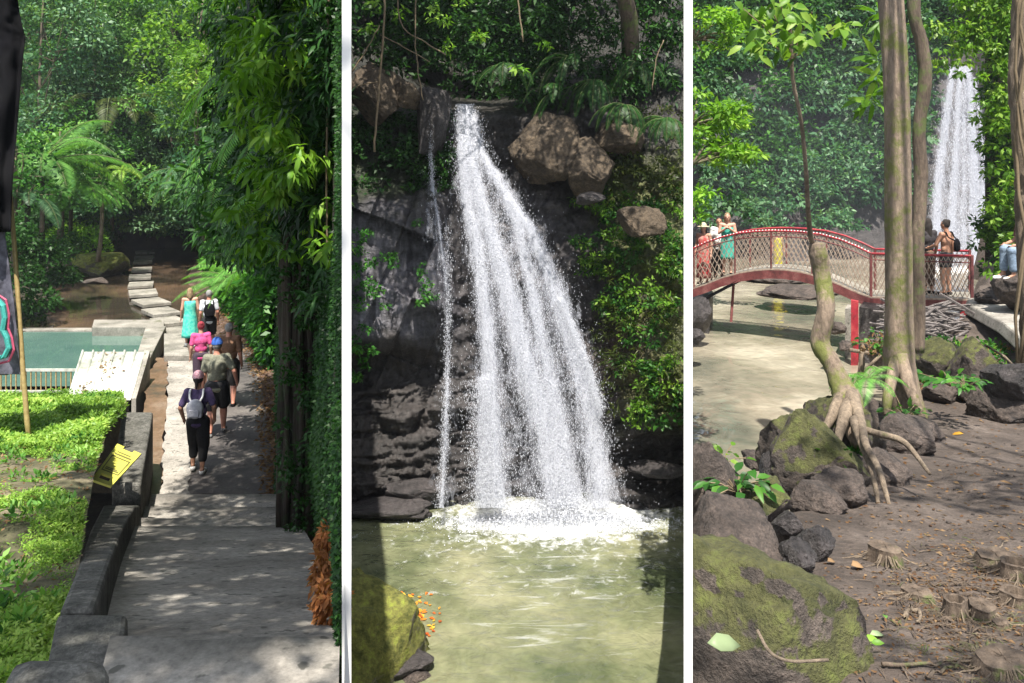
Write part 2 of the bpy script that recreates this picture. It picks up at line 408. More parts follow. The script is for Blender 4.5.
scene.view_settings.view_transform = 'Standard'; scene.view_settings.look = 'None'; scene.view_settings.exposure = EXPO
scene.cycles.max_bounces = 6; scene.cycles.diffuse_bounces = 3; scene.cycles.glossy_bounces = 2
scene.cycles.transparent_max_bounces = 24; scene.cycles.transmission_bounces = 3; scene.cycles.use_denoising = True
scene.cycles.caustics_reflective = False; scene.cycles.caustics_refractive = False

# ================================================================ ground everywhere, border dividers
S = MB(); S.add([(-400,-300,-7.6), (400,-300,-7.6), (400,700,-7.6), (-400,700,-7.6)], [(0,1,2,3)])
tag(S.build('ground', M['soil']), kind='structure')
def wall(pxc, hw, label, tops):
    u = Vector((pxc-512, F, 0))/F; n = Vector((F, -(pxc-512), 0)).normalized(); t = hw/F*2.4; m = MB(); k = len(tops); vs = []
    for s in (-1, 1):
        for y, z in tops: vs.append(u*y+n*t*s+Vector((0,0,-7.55)))
        for y, z in tops: vs.append(u*y+n*t*s+Vector((0,0,z)))
    o = 2*k; fs = []
    for i in range(k-1):
        fs += [(i, i+1, k+i+1, k+i), (o+i, o+k+i, o+k+i+1, o+i+1), (k+i, k+i+1, o+k+i+1, o+k+i), (i, o+i, o+i+1, i+1)]
    fs += [(0, k, o+k, o), (k-1, o+k-1, o+2*k-1, 2*k-1)]
    m.add(vs, fs); tag(m.build('border_divider', M['white']), label, 'wall')  # divider built to form the white border between two views
wall(346.6, 4.6, 'thin white divider built as the border strip between the stair path and the waterfall pool', [(2.4,.95),(46,.95)])
wall(688.2, 4.3, 'thin white divider built as the border strip between the waterfall pool and the red bridge', [(2.4,.95),(3.0,.95),(4.0,-1.0),(6,-2.4),(10,-3.7),(46,-3.9)])

# ================================================================ LEFT: stair path
def water_mat(name, c, rough=.06, scale=2.0, bump=.2, c2=None, stretch=(1,1,1), spec=.5, cs=.5, det=3, bd=.04, c3=None, caust=0):
    t = NT(name); n = t.noise(scale, det, .55, stretch=stretch, dist=.6)
    m = t.noise(cs, 5, .6, stretch=stretch)
    c2 = c2 or tuple(v*.6 for v in c)
    st = [(.38, c2), (.62, c)] if not c3 else [(.36, c2), (.52, c), (.66, c3)]
    col = t.ramp(m, st)
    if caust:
        a = t.noise(.8, 4, .6, dist=1.2); ln = t.math('ABSOLUTE', t.math('SUBTRACT', a, .5))  # caustic light lines painted into the water colour
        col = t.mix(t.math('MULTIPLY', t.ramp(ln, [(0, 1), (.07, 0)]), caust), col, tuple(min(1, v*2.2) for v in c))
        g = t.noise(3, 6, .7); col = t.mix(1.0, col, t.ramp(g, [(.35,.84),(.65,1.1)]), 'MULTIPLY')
    t.col(col); t.rough(rough)
    t.b.inputs['IOR'].default_value = 1.33; t.b.inputs['Specular IOR Level'].default_value = spec
    t.bump(n, bump, bd); return t.m
M['stream'] = water_mat('shallow_brown_water', (.13,.085,.055), .03, 3, .10, (.035,.03,.022), cs=.22, spec=.9)
M['pool'] = water_mat('green_pool_water', (.10,.17,.14), .05, 1.5, .05, (.06,.12,.105), cs=.3, spec=.7)
M['fallpool'] = water_mat('muddy_green_water', (.135,.142,.08), .06, 2.6, .7, (.06,.075,.038), (1,1.2,1), cs=.42, bd=.12, c3=(.23,.225,.14), caust=.12)  # pale patches paint ripple highlights into the muddy green
M['river'] = water_mat('muddy_river_water', (.23,.205,.155), .07, 1.6, .35, (.085,.09,.07), (1,1,1), cs=.22, bd=.12, c3=(.44,.40,.32), caust=.05)  # dark and pale patches paint reflections and glare into the muddy colour

prof = [(2.0,-1.55), (2.65,-1.55), (2.652,-1.72)] + [(y, -1.72-.355*(y-2.66)) for y in (3.37,4.25,5,6,7.3,8.6)]
prof += [(8.602,-3.98), (9.5,-4.13), (9.502,-4.28), (10.5,-4.42), (10.502,-4.55), (11.5,-4.66), (11.502,-4.85), (13,-4.87), (17,-5.0), (21,-5.12), (24,-5.2)]
eL = [(2.0,-1.1), (2.65,-1.33), (3.0,-1.556), (3.83,-1.94), (4.25,-2.13), (6,-2.96), (8.6,-4.05), (10.5,-4.82), (12,-5.35), (14,-5.55), (17,-6.6), (21,-8.2), (24,-9.4)]
eR = [(2.0,-.44), (2.65,-.57), (3.37,-.72), (4.25,-.96), (6,-1.43), (8.6,-2.26), (10.5,-2.95), (12,-3.5), (14,-4.15), (17,-5.2), (21,-6.7), (24,-7.9)]
ip = lambda tb, y: float(np.interp(y, [a for a, b in tb], [b for a, b in tb]))
pz = lambda y: ip(prof, y)
rows = [(y, ip(eL, y), z, ip(eR, y), z) for y, z in prof if y <= 11.6]
ribbon('path', rows, 30, M['conc'], amp=.012, fr=3, sub=3)
rows = [(y, ip(eL, y), z, ip(eR, y), z) for y, z in prof if y >= 11.5]
ribbon('path', rows, 20, M['asph'], amp=.02, fr=2)
# strip of walk, sunlight painted as paler concrete; rusty channel beside it
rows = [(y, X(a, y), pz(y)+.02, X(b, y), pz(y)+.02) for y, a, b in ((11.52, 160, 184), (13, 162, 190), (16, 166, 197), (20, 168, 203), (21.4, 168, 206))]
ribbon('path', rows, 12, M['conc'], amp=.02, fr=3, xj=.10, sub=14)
rows = [(y, X(a, y), pz(y)-.02, X(b, y), pz(y)-.02) for y, a, b in ((11.52, 150, 159), (13, 140, 161), (16, 142, 165), (20, 148, 167), (22, 158, 169))]
ribbon('path', rows, 12, M['channel'], amp=.02, fr=3, xj=.12, sub=10)
# earth on the right of the path and the bank above it
bR = [(2.0,-.40), (3.4,-.71), (4.25,-.90), (6,-1.35), (8.6,-2.1), (10.5,-2.8), (12,-3.45), (17,-5.0), (21,-6.3), (24,-7.2), (30,-9.6), (38,-13.2), (46,-17.0), (58,-24)]
litR = lambda y: float(np.interp(y, [11.5, 14, 18, 24, 30, 38], [X(278,11.5), X(283,14), X(282,18), X(262,24), X(238,30), X(216,38)]))
rows = [(y, ip(eR, y)-.05, pz(y)+.01, litR(y), pz(y)+.10) for y in (11.52, 13, 15, 18, 21, 24)]
rows += [(y, X(a, y), -5.72, litR(y), -5.0) for y, a in ((27, 205), (32, 190), (40, 172), (50, 156), (60, 150))]
ribbon('leaf_litter_bank', rows, 30, M['dirt'], amp=.07, fr=2.5)
wallx = lambda y: (344.5-512)/F*y
rows_b = []
V = []; ys = np.linspace(2.0, 60, 150); nz = 34
def bank_x0(y): return max(min(ip(bR, y) if y < 11.5 else litR(y), wallx(y)-.01), -99)
def bank_h(y): return float(np.interp(y, [2, 3.5, 6, 9, 14, 22, 40, 60], [.35, 1.4, 4.2, 7.5, 8.5, 10, 15, 20]))
for y in ys:
    x0 = bank_x0(y)-.02; z0 = (pz(y) if y < 24 else -5.3)-.25; x1 = wallx(y)
    for j in range(nz):
        t = j/(nz-1); z = z0+bank_h(y)*t; x = x0+(x1-x0)*min(1, t*1.1)**1.3+.12*fbm(y*.8, z*1.2, 5)*min(1, (x1-x0)*2)
        y2 = y+.15*fbm(z, y, 9); V.append((min(x, wallx(y2)), y2, z))
q = [(i*nz+j, (i+1)*nz+j, (i+1)*nz+j+1, i*nz+j+1) for i in range(len(ys)-1) for j in range(nz-1)]
tag(obj('earth_bank', npmesh('earth_bank', V, [np.array(q)]), M['soil'], smooth=True), kind='structure')

# parapet on the left of the stair
m = MB(); pr = [(2.91, 60, 95), (3.83, 76, 107), (4.6, 83, 114), (6, 91, 123), (8.6, 103, 135), (9.78, 108, 140)]
zz = lambda y: pz(y)+.22
for (y0, a0, b0), (y1, a1, b1) in zip(pr, pr[1:]):
    P = lambda y, px, z: Vector((X(px, y), y, z))
    m.hexa([P(y0,a0,zz(y0)-1), P(y0,b0,zz(y0)-1), P(y1,b1,zz(y1)-1), P(y1,a1,zz(y1)-1)], [P(y0,a0,zz(y0)), P(y0,b0,zz(y0)), P(y1,b1,zz(y1)), P(y1,a1,zz(y1))])
tag(m.build('parapet', M['concmoss'], bevel=.02), 'low mossy concrete kerb wall running down the left of the stair path', 'kerb wall')
m = MB(); P = lambda y, px, z: Vector((X(px, y), y, z))
m.hexa([P(9.8,112,-5), P(9.8,141,-5), P(12.9,153,-5), P(12.9,122,-5)], [P(9.8,112,-3.84), P(9.8,141,-3.84), P(12.9,153,-3.9), P(12.9,122,-3.9)])
tag(m.build('retaining_block', M['concmoss'], bevel=.03), 'concrete retaining block with dark wet side beside the yellow sign', 'block')
m = MB(); m.hexa([P(2.56,46,-2.3), P(2.56,122,-2.3), P(2.9,128,-2.3), P(2.9,57,-2.3)], [P(2.56,46,-1.59), P(2.56,122,-1.59), P(2.9,128,-1.605), P(2.9,57,-1.605)])
tag(m.build('stone_block', M['concmoss'], bevel=.02), 'flat grey concrete block at the top end of the kerb wall', 'block')
m = MB(); m.hexa([P(1.9,-30,-2.3), P(1.9,112,-2.3), P(2.5,116,-2.3), P(2.5,4,-2.3)], [P(1.9,-30,-1.5), P(1.9,112,-1.5), P(2.5,113,-1.5), P(2.5,8,-1.5)])
tag(m.build('stone_block', M['concmoss'], bevel=.07), 'dark rounded mossy block nearest the viewer at the left', 'block')

# grass terrace
gz = lambda y: -1.2-.2*y
rows = [(y, X(a, y), gz(y), X(b, y), gz(y)) for y, a, b in ((2.2,-300,45), (2.9,-280,62), (3.83,-240,77), (6,-200,92), (8.6,-150,104), (10,-140,111), (13,-120,126), (14,-110,127), (14.2,-110,126))]
ribbon('lawn_ground', rows, 60, M['turf'], amp=.10, fr=1.2, kind='structure')
rows = [(14.2, X(-110,14.2), -4.08, X(126,14.2), -4.08), (14.6, X(-110,14.6), -5.9, X(126,14.6), -5.9)]
ribbon('lawn_edge', rows, 10, M['soil'], kind='structure')
n = 380000
y = 2.6+11.5*R.random(n)**1.6; xr = np.interp(y, [2.6,2.9,3.83,6,8.6,10,13,15.2], [X(54,2.6),X(60,2.9),X(75,3.83),X(90,6),X(102,8.6),X(109,10),X(122,13),X(124,15.2)])
x = xr-R.random(n)**1.1*(np.interp(y, [2.6,15], [1.3, 3.4])+.4)
lush = np.array([fbm(a*.9, b*.9, 1.0, 3) for a, b in zip(x[:n], y[:n])])
lift = np.array([.10*fbm(a*1.2, b*1.2, 3.3) for a, b in zip(x, y)])
tall = np.clip((y-7.5)/2, 0, 1)
f2 = np.array([fbm(a*3.5, b*3.5, 6.0, 3) for a, b in zip(x, y)])
k = (lush+f2*.8+tall*.5 > -.12+.55*R.random(n)*(1-tall*.7))
x, y, lush, lift, tall = x[k], y[k], lush[k], lift[k], tall[k]; n = len(x)
hgt = (.022+.035*np.clip(lush+.3, 0, 1)+.035*tall)*R.uniform(.6, 1.5, n)
P3 = np.stack([x, y, gz(y)+lift+R.random(n)*(hgt*.9+tall*.06)], 1)
D = unit(np.stack([R.normal(size=n)*.8, R.normal(size=n)*.8, np.full(n, .45)], 1))
o = obj('grass', leaves('grass', P3, D, unit(R.normal(size=(n,3))*.5+np.array([0,-.2,1])), (hgt*.62+.006)*np.clip(y/7,.5,1), (hgt*.24+.003)*np.clip(y/7,.5,1), np.clip(R.normal(.45,.2,n)+lush*.5, 0, 1)), M['grass'])
tag(o, 'bright green grass and low weeds covering the sunny terrace', 'grass', kind='stuff')

n = 2200; yy = 2.6+11*R.random(n)**1.5; xx = np.interp(yy, [2.6,3.83,8.6,14], [X(54,2.6),X(75,3.83),X(102,8.6),X(120,14)])-R.random(n)*np.interp(yy, [2.6,15], [1.2, 3.4])
zz2 = np.array([gz(c)+.10*fbm(a*1.2, c*1.2, 3.3)+.02 for a, c in zip(xx, yy)])
o = leafobj('leaf_litter', [np.stack([xx, yy, zz2], 1), R.normal(size=(n,3))*[1,1,.2], np.stack([R.normal(0,.4,n), R.normal(0,.4,n), np.ones(n)], 1), R.uniform(.02,.05,n)*np.clip(yy/5,.6,1.6), R.uniform(.008,.02,n)*np.clip(yy/5,.6,1.6), R.random(n)], M['dry']); tag(o, 'brown dead leaves and straw scattered through the sunny terrace grass', 'leaf litter', kind='stuff')
cs = []
for _ in range(150):
    yy_ = 2.9+10.5*rnd.random()**1.5; xx_ = float(np.interp(yy_, [2.6,3.83,8.6,14], [X(54,2.6),X(75,3.83),X(102,8.6),X(120,14)]))-.08-rnd.random()*float(np.interp(yy_, [2.6,15], [1.0, 3.2])); cs.append((xx_, yy_, gz(yy_)+.10*fbm(xx_*1.2, yy_*1.2, 3.3)+.03))
o = leafobj('broad_weeds', blob_leaves(cs, [rnd.uniform(.035,.09)*max(.7, c[1]/7) for c in cs], 9000, .055, .022, droop=-.5, flat=.9, tintj=.4), M['leafE']); tag(o, 'darker broad-leaved weeds dotted through the sunny terrace grass', 'weeds', kind='stuff')
# weedy tufts along the terrace rim
cs = [(X(px, Y), Y, gz(Y)+.04) for px, Y in ((20,12.5),(48,12.8),(75,12.6),(100,12.4),(118,12.3),(60,12),(92,11.8),(8,13),(30,11.5),(110,11.0),(66,10.6),(96,10),(40,10.4))]
o = leafobj('weeds', blob_leaves(cs, [rnd.uniform(.10,.2) for c in cs], 9000, .06, .022, droop=-.4, flat=.6), M['grass'])
tag(o, 'tall bright weeds along the far rim of the sunny terrace', 'weeds', kind='stuff')

# stream bed, stream, pool
rows = [(15, -14, -5.75, X(250,15), -5.75), (26, -22, -5.72, X(240,26), -5.65), (40, -32, -5.65, X(222,40), -5.62), (62, -45, -5.6, X(230,62), -5.6)]
ribbon('stream_bed', rows, 40, M['dirt'], amp=.12, fr=.6)
m = MB(); m.add([(-24,27.3,-5.5), (X(225,27.3),27.3,-5.5), (X(225,62),62,-5.5), (-48,62,-5.5)], [(0,1,2,3)])
tag(m.build('stream', M['stream']), kind='structure')
m = MB(); m.add([(-24,20.2,-5.46), (X(150,20.2),20.2,-5.46), (X(150,27),27,-5.46), (-24,27,-5.46)], [(0,1,2,3)])
tag(m.build('pool', M['pool']), kind='structure')
m = MB()
m.hexa([P(26.3,92,-6), P(26.3,164,-6), P(27.6,164,-6), P(27.6,94,-6)], [P(26.3,92,-5.16), P(26.3,164,-5.16), P(27.6,164,-5.16), P(27.6,94,-5.16)])
m.hexa([P(19.2,131,-6), P(19.2,143,-6), P(26.28,166,-6), P(26.28,146,-6)], [P(19.2,131,-4.85), P(19.2,143,-4.85), P(26.28,166,-5.12), P(26.28,146,-5.12)])
m.hexa([P(27.1,-60,-6), P(27.1,92,-6), P(27.5,92,-6), P(27.5,-60,-6)], [P(27.1,-60,-5.42), P(27.1,92,-5.42), P(27.5,92,-5.42), P(27.5,-60,-5.42)])
tag(m.build('pool_wall', M['concpale'], bevel=.02), 'pale concrete wall bounding the green pool on two sides', 'wall')
m = MB()
m.hexa([P(21.5,164,-5.6), P(21.5,190,-5.6), P(24.6,184,-5.6), P(24.6,164,-5.6)], [P(21.5,164,-4.98), P(21.5,190,-4.98), P(24.6,184,-5.02), P(24.6,164,-5.02)])
tag(m.build('landing_block', M['concpale'], bevel=.02), 'pale concrete landing block between the pool wall and the walkers', 'block')
# stepping slabs
sl = [(145,251,52,18,.9),(144,256,49,18,.9),(143,261,46.6,18,.9),(142,268,43,19,1.1),(140,275.5,40,21,1.1),(141,283.5,37.3,24,1.1),(143,292,34.8,27,1.2),(151,301,32.4,28,1.2),(161,310.5,30.2,28,1.1),(169,320,28.3,27,1.0),(178,331,26.5,26,.95)]
nth = ['farthest','second farthest','third farthest','fourth farthest','fifth farthest','middle','fifth nearest','fourth nearest','third nearest','second nearest','nearest']
for (px, py, Y, wp, dz), nm in zip(sl, nth):
    wd = wp*Y/F; root = MB(); c = Vector((X(px, Y), Y, -5.36))
    rot = Matrix.Rotation(.44+rnd.uniform(-.05, .05)+(.25 if Y < 33 else 0), 3, 'Z')
    root.box(c, (wd*.95, dz*1.42, .13), rot); root.box(c-Vector((0,0,.22)), (wd*.5, dz*.6, .32), rot)
    tag(root.build('stepping_slab', M['concpale'], bevel=.015), f'pale concrete stepping slab crossing the stream, {nm} of the eleven', 'stepping slab', 'stepping slabs across the stream')

# corrugated sheet on its box
root = empty('pump_cover', P(18.2,105,-5.4)); tag(root, 'white corrugated metal cover with fallen leaves beside the green pool', 'cover')
b = Vector(root.location); V = []; nx = 90
for j, (Y, z, a, c) in enumerate(((17.4,-5.0,67,131), (19.2,-4.36,82,145))):
    for i in range(nx+1):
        t = i/nx; ph = (t*6) % 1; zr = .05 if ph < .16 else 0
        V.append(Vector((X(a+(c-a)*t, Y), Y, z+zr))-b)
q = [(i, i+1, nx+2+i, nx+1+i) for i in range(nx)]
o = obj('roof_sheet', npmesh('roof_sheet', V, [np.array(q)]), M['metalw'], root)
s_ = o.modifiers.new('solid', 'SOLIDIFY'); s_.thickness = .012
m = MB()
m.hexa([P(17.75,88,-5.9)-b, P(17.75,129,-5.9)-b, P(19.1,143,-5.9)-b, P(19.1,86,-5.9)-b], [P(17.75,88,-5.06)-b, P(17.75,129,-5.06)-b, P(19.1,143,-4.44)-b, P(19.1,86,-4.44)-b])
m.build('box', M['rockdark'], root)  # dark stone colour stands in for the shade beneath the sheet
m = MB(); m.hexa([P(17.4,131.5,-5.7)-b, P(17.4,136,-5.7)-b, P(19.2,150,-5.7)-b, P(19.2,145.6,-5.7)-b], [P(17.4,131.5,-4.97)-b, P(17.4,136,-4.97)-b, P(19.2,150,-4.33)-b, P(19.2,145.6,-4.33)-b])
m.build('side_wall', M['concpale'], root)
nl = 60; pt = np.array([[rnd.gauss(0,1), rnd.gauss(0,1)] for _ in range(nl)])
u = np.clip(.45+.12*pt[:,0]+.0*pt[:,1], .05, .95); v = np.clip(.62+.18*pt[:,1], .05, .95); u[:18] = .22+.05*pt[:18,0]; v[:18] = .25+.12*pt[:18,1]
Yv = 17.4+1.8*v; pa = 67+15*v+(64-1*v)*u
Pl = np.stack([(pa-512)/F*Yv, Yv, -5.0+.64*v+.03], 1)
o = obj('fallen_leaves', leaves('fallen_leaves', Pl, R.normal(size=(nl,3))*[1,1,.1], np.tile([0,-.3,1.],(nl,1)), R.uniform(.06,.12,nl), R.uniform(.03,.06,nl), R.random(nl)), M['dry'])
tag(o, 'scatter of brown dead leaves lying on the white corrugated cover', 'leaves', kind='stuff')

# railing in front of the pool
root = empty('pool_railing', P(19.6,38,-5.5)); tag(root, 'low weathered white bar railing along the near side of the green pool', 'railing'); b = Vector(root.location)
m = MB(); m.box(P(19.6,15,-4.90)-b, (X(78,19.6)-X(-50,19.6), .05, .06)); m.build('top_rail', M['metalw'], root)
m = MB(); m.box(P(19.6,15,-5.42)-b, (X(78,19.6)-X(-50,19.6), .05, .05)); m.build('bottom_rail', M['metalw'], root)
for px in range(-44, 78, 5):
    m = MB(); m.box(P(19.6,px,-5.16)-b, (.025, .02, .49)); m.build('bar', M['bamboo'], root)
m = MB(); m.hexa([P(19.0,-60,-6), P(19.0,78,-6), P(19.4,78,-6), P(19.4,-60,-6)], [P(19.0,-60,-5.5), P(19.0,78,-5.5), P(19.4,78,-5.5), P(19.4,-60,-5.5)])
tag(m.build('beam', m_plain('rust_beam', (.16,.07,.05), .7)), 'rusty brown beam lying below the white pool railing', 'beam')

# yellow board
root = empty('warning_board', P(8.9,115,-3.4)); tag(root, 'yellow plastic warning board lying tilted on the concrete kerb', 'sign')
q0, q1, q2, q3 = W(91,483,8.6), W(111,490,8.6), W(141,457,9.6), W(117,447,9.6)
for v_ in (q0, q1, q2, q3): v_.z += .03
ax = (q3-q0); ay = (q1-q0); ay2 = (q2-q3); no = ax.cross(ay).normalized(); no = no if no.z > 0 else -no
b = Vector(root.location)
def bp(u, v, h=0): return q0.lerp(q3, u).lerp(q1.lerp(q2, u), v)+no*h-b
m = MB()
for (u0, v0, u1, v1) in ((0,0,.08,1),(.08,0,.2,.22),(.08,.72,.2,1),(.2,0,.93,1),(.93,0,1,.3),(.93,.7,1,1)):
    m.hexa([bp(u0,v0,-.012), bp(u0,v1,-.012), bp(u1,v1,-.012), bp(u1,v0,-.012)], [bp(u0,v0,.012), bp(u0,v1,.012), bp(u1,v1,.012), bp(u1,v0,.012)])
m.build('board', M['yellow'], root)
m = MB()
for (u0, v0, u1, v1) in ((.27,.1,.29,.9),(.66,.1,.68,.9),(.27,.1,.68,.14),(.27,.86,.68,.9),(.32,.2,.345,.8),(.36,.2,.38,.7),(.73,.15,.76,.85),(.80,.2,.82,.75)):
    m.hexa([bp(u0,v0,.014), bp(u0,v1,.014), bp(u1,v1,.014), bp(u1,v0,.014)], [bp(u0,v0,.016), bp(u0,v1,.016), bp(u1,v1,.016), bp(u1,v0,.016)])
m.build('print', M['yelmark'], root)

# ceremonial flag: bamboo pole, black cloth above, patterned cloth below
root = empty('tall_flag', W(31,452,8.7)); tag(root, 'tall flag of black and grey cloth on a bamboo pole at the left edge', 'flag'); b = Vector(root.location)
m = MB(); m.tube([W(31,455,8.7)-b, W(27,420,8.72)-b, W(23,370,8.75)-b, W(14,240,8.9)-b, W(2,100,9.0)-b, W(-10,-60,9.1)-b], [.03,.028,.026,.024,.02,.015], 8); m.build('pole', M['bamboo'], root, smooth=True)
def cloth(name, rows, mat, Y0, amp):
    V = []; nx = 26; rr = smooth_path(rows, 8)
    for j, (py, a, c) in enumerate(rr):
        for i in range(nx+1):
            t = i/nx; px = a+(c-a)*t
            Yc = Y0+amp*math.sin(t*14+py*.01)*.5+amp*fbm(t*3, py*.02, 4)
            V.append(W(px, py, Yc)-b)
    n = nx+1; q = [(j*n+i, j*n+i+1, (j+1)*n+i+1, (j+1)*n+i) for j in range(len(rr)-1) for i in range(nx)]
    o = obj(name, npmesh(name, V, [np.array(q)]), mat, root, smooth=True); s = o.modifiers.new('solid', 'SOLIDIFY'); s.thickness = .01; return o
cloth('black_cloth', [(-50,-40,12),(0,-40,18),(20,-40,21),(38,-40,25),(60,-40,23),(120,-40,18),(180,-40,13),(232,-40,11)], M['dark'], 8.6, .10)
t = NT('grey_flag_cloth'); t.col(t.ramp(t.noise(7, 5, .7), [(.35,(.03,.03,.045)),(.65,(.13,.13,.17))])); t.rough(.8)
cloth('grey_cloth', [(205,-40,1),(240,-40,6),(300,-40,14),(340,-40,18),(371,-40,21),(374,-40,21)], t.m, 8.75, .04)
m = MB(); sq = [(-3,300),(3,306),(5,318),(3,330),(7,338),(9,348),(5,356),(-2,358)]
m.tube([W(px,py,8.62)-b for px,py in sq], .03, 6); m.build('teal_pattern', m_plain('teal_dye', (.05,.42,.36), .7, (.03,.2,.2), 60), root)
m = MB(); sq = [(-3,294),(6,300),(9,314),(8,328),(12,338),(14,350),(9,361),(-3,364)]
m.tube([W(px,py,8.64)-b for px,py in sq], .014, 5); m.build('pink_pattern', m_plain('pink_dye', (.5,.08,.16), .7), root)
# ================================================================ LEFT: vegetation
LC = (-60, 344.5)
# far wooded slope behind everything on the left
V = []; gx = np.linspace(-52, -9, 60)
for j in range(40):
    t = j/39
    for x in gx: V.append((x, 56+16*t+2*fbm(x*.1, t*2, 1), -6+30*t))
q = [(j*60+i, j*60+i+1, (j+1)*60+i+1, (j+1)*60+i) for j in range(39) for i in range(59)]
tag(obj('hill', npmesh('hill', V, [np.array(q)]), M['soil'], smooth=True), kind='structure')
cs, rr = [], []
for i in range(420):
    px = rnd.uniform(-40, 345); Y = rnd.uniform(50, 66); py = rnd.uniform(-130, 240)
    if 178 < px < 250 and py > 120: continue
    cs.append(tuple(W(px, py, Y))); rr.append(rnd.uniform(1.0, 2.2))
o = leafobj('forest', blob_leaves(cs, rr, 230, .34, .17, tintj=.5), M['leafE'], clip=LC)
tag(o, 'mass of dark green forest on the far slope beyond the stepping slabs', 'forest', kind='stuff')
# individual trees of the left valley: px, base py, Y, top py, crown radius, material
T = [(45,225,44,-40,4.0,'leafC','tall blue-green tree at the far left behind the feathery palm'),
 (95,225,48,-50,4.2,'leafA','tall dark tree rising behind the pale thin trunk'),
 (140,228,52,-20,3.6,'leafA','dense mid-green tree straight above the far end of the slabs'),
 (205,235,40,-40,3.4,'leafB','tall sunlit yellow-green tree right of the dark hollow'),
 (178,228,50,-60,3.2,'leafC','slender blue-green tree behind the drooping brown frond'),
 (240,250,36,-30,2.8,'leafB','bright leafy tree beside the vine-covered bank'),
 (222,262,33,110,1.9,'leafC','rounded blue-green bush tree over the right bank of the stream'),
 (60,235,38,120,2.2,'leafA','low dark tree behind the left stream bank'),
 (15,270,30,120,1.8,'leafD','dark low tree at the left edge beside the flag')]
for px, by, Y, ty, cr, mt, lb in T:
    h = (by-ty)/F*Y; big = h > 9; mt = {'leafD':'leafA','leafA':'leafE'}.get(mt, mt)
    tree('forest_tree', W(px, by, Y), h, cr*(1.0 if big else 1), lb, mt, L=.26 if Y > 35 else .2, nb=34, per=130, clip=(-60, 343), flat=1.5 if big else 1.0, trunk=.16, cz=.66 if big else .6, tj=.35)
# bank foliage, left side of the stream
cs = []; rr = []
for px, py, Y, r in [(20,250,30,1.3),(45,262,31,1.2),(58,280,32,.9),(10,285,28,1.1),(40,300,29,.9),(66,248,38,1.2),(85,238,44,1.3),(60,232,46,1.4),(30,225,42,1.6),(110,236,50,1.2),(0,240,28,1.5),(22,312,28,.6)]:
    for k in range(4): cs.append(tuple(W(px+rnd.uniform(-9,9), py+rnd.uniform(-8,8), Y+rnd.uniform(-1,1)))); rr.append(r*rnd.uniform(.45,.8))
o = leafobj('undergrowth', blob_leaves(cs, rr, 500, .17, .08), M['leafD'], clip=LC); tag(o, 'dark undergrowth over the left bank of the stream', 'undergrowth', kind='stuff')
ribbon('stream_bank', [(24,-24,-4.6,X(42,24),-5.6), (30,-30,-3.4,X(58,30),-5.6), (38,-36,-2.5,X(60,38),-5.6), (46,-40,-2.2,X(85,46),-5.5), (56,-46,-1.8,X(120,56),-5.4)], 24, M['soil'], amp=.35, fr=.6)
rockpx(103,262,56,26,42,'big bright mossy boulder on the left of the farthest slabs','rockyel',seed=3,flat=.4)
rockpx(70,250,30,20,44,'rounded mossy boulder behind the brightest mossy boulder','rockmoss',seed=4)
rockpx(58,268,20,18,36,'pale boulder half under the left bank foliage','rock',seed=5)
rockpx(95,281,26,6,34,'low flat rock at the water edge under the bright boulder','rock',seed=6)
cs = [tuple(W(px,py,43)) for px,py in ((62,237),(72,233),(84,238),(52,243),(97,250),(92,240),(68,243))]
o = leafobj('weeds', blob_leaves(cs, [.7]*7, 500, .2, .09, droop=-.2), M['leafB']); tag(o, 'sunlit bright weeds around the mossy boulders of the stream', 'weeds', kind='stuff')
sp = [(rnd.uniform(30, 190), rnd.uniform(100, 232)) for _ in range(150)]+[(rnd.uniform(180, 250), rnd.uniform(40, 150)) for _ in range(30)]
for k, mt, lb in ((0,'leafE','bright'),(1,'leafC','blue-green')):
    o = leafobj('undergrowth', blob_leaves([tuple(W(a, c, rnd.uniform(43, 53))) for a, c in sp[k::2]], [rnd.uniform(.7,1.5) for _ in sp[k::2]], 260, .28, .12, tintj=.45), M[mt], clip=LC); tag(o, f'{lb} understorey bushes filling the forest beyond the slabs', 'undergrowth', kind='stuff')
# feathery tree ferns and palms
fern_plant('tree_fern', W(42,235,36), 16, 4.6, 'feathery light green tree fern arching over the left stream bank', 'fern', trunk_h=3.2, n=40, pw=.20, clip=(-60,343), droop=.8, up=(.3,1.0))
fern_plant('tree_fern', W(70,232,40), 13, 4.4, 'pale tree fern right of the larger feathery one', 'fern', trunk_h=2.3, n=36, pw=.20, clip=(-60,343), droop=.9, up=(.1,.8))
fern_plant('tree_fern', W(28,240,30), 10, 2.4, 'bluish low tree fern close to the flag', 'leafC', trunk_h=1.6, n=30, pw=.20, clip=(-60,343), up=(.2,.8))
fern_plant('palm', W(112,228,46), 13, 5.6, 'palm with drooping dry brown fronds in the middle of the valley', 'leafO', trunk_h=7.0, n=40, pw=.17, clip=(-60,343), droop=1.0, cat='palm', up=(.1,.7), bark='bark')
fern_plant('palm', W(60,225,50), 14, 5.0, 'tall palm with blue-green fronds at the upper left', 'leafC', trunk_h=9.5, n=40, pw=.2, clip=(-60,343), cat='palm', up=(.1,.9), bark='bark')
fern_plant('nest_fern', W(122,172,40), 16, 1.5, 'bright strappy fern sitting halfway up the pale trunk', 'grass', n=16, pw=.16, clip=(-60,343), up=(.3,1.1), droop=1.2)
fern_plant('tree_fern', W(244,286,25), 11, 2.4, 'sunlit light green fern fanning out of the right bank', 'fern', n=36, pw=.17, azr=(2.0,4.6), up=(.2,.95), droop=.6, clip=(-60,343))
fern_plant('tree_fern', W(268,270,20), 9, 1.9, 'second light fern above the walkers on the right bank', 'fern', n=32, pw=.17, azr=(2.0,4.4), up=(.2,.9), clip=(-60,343))
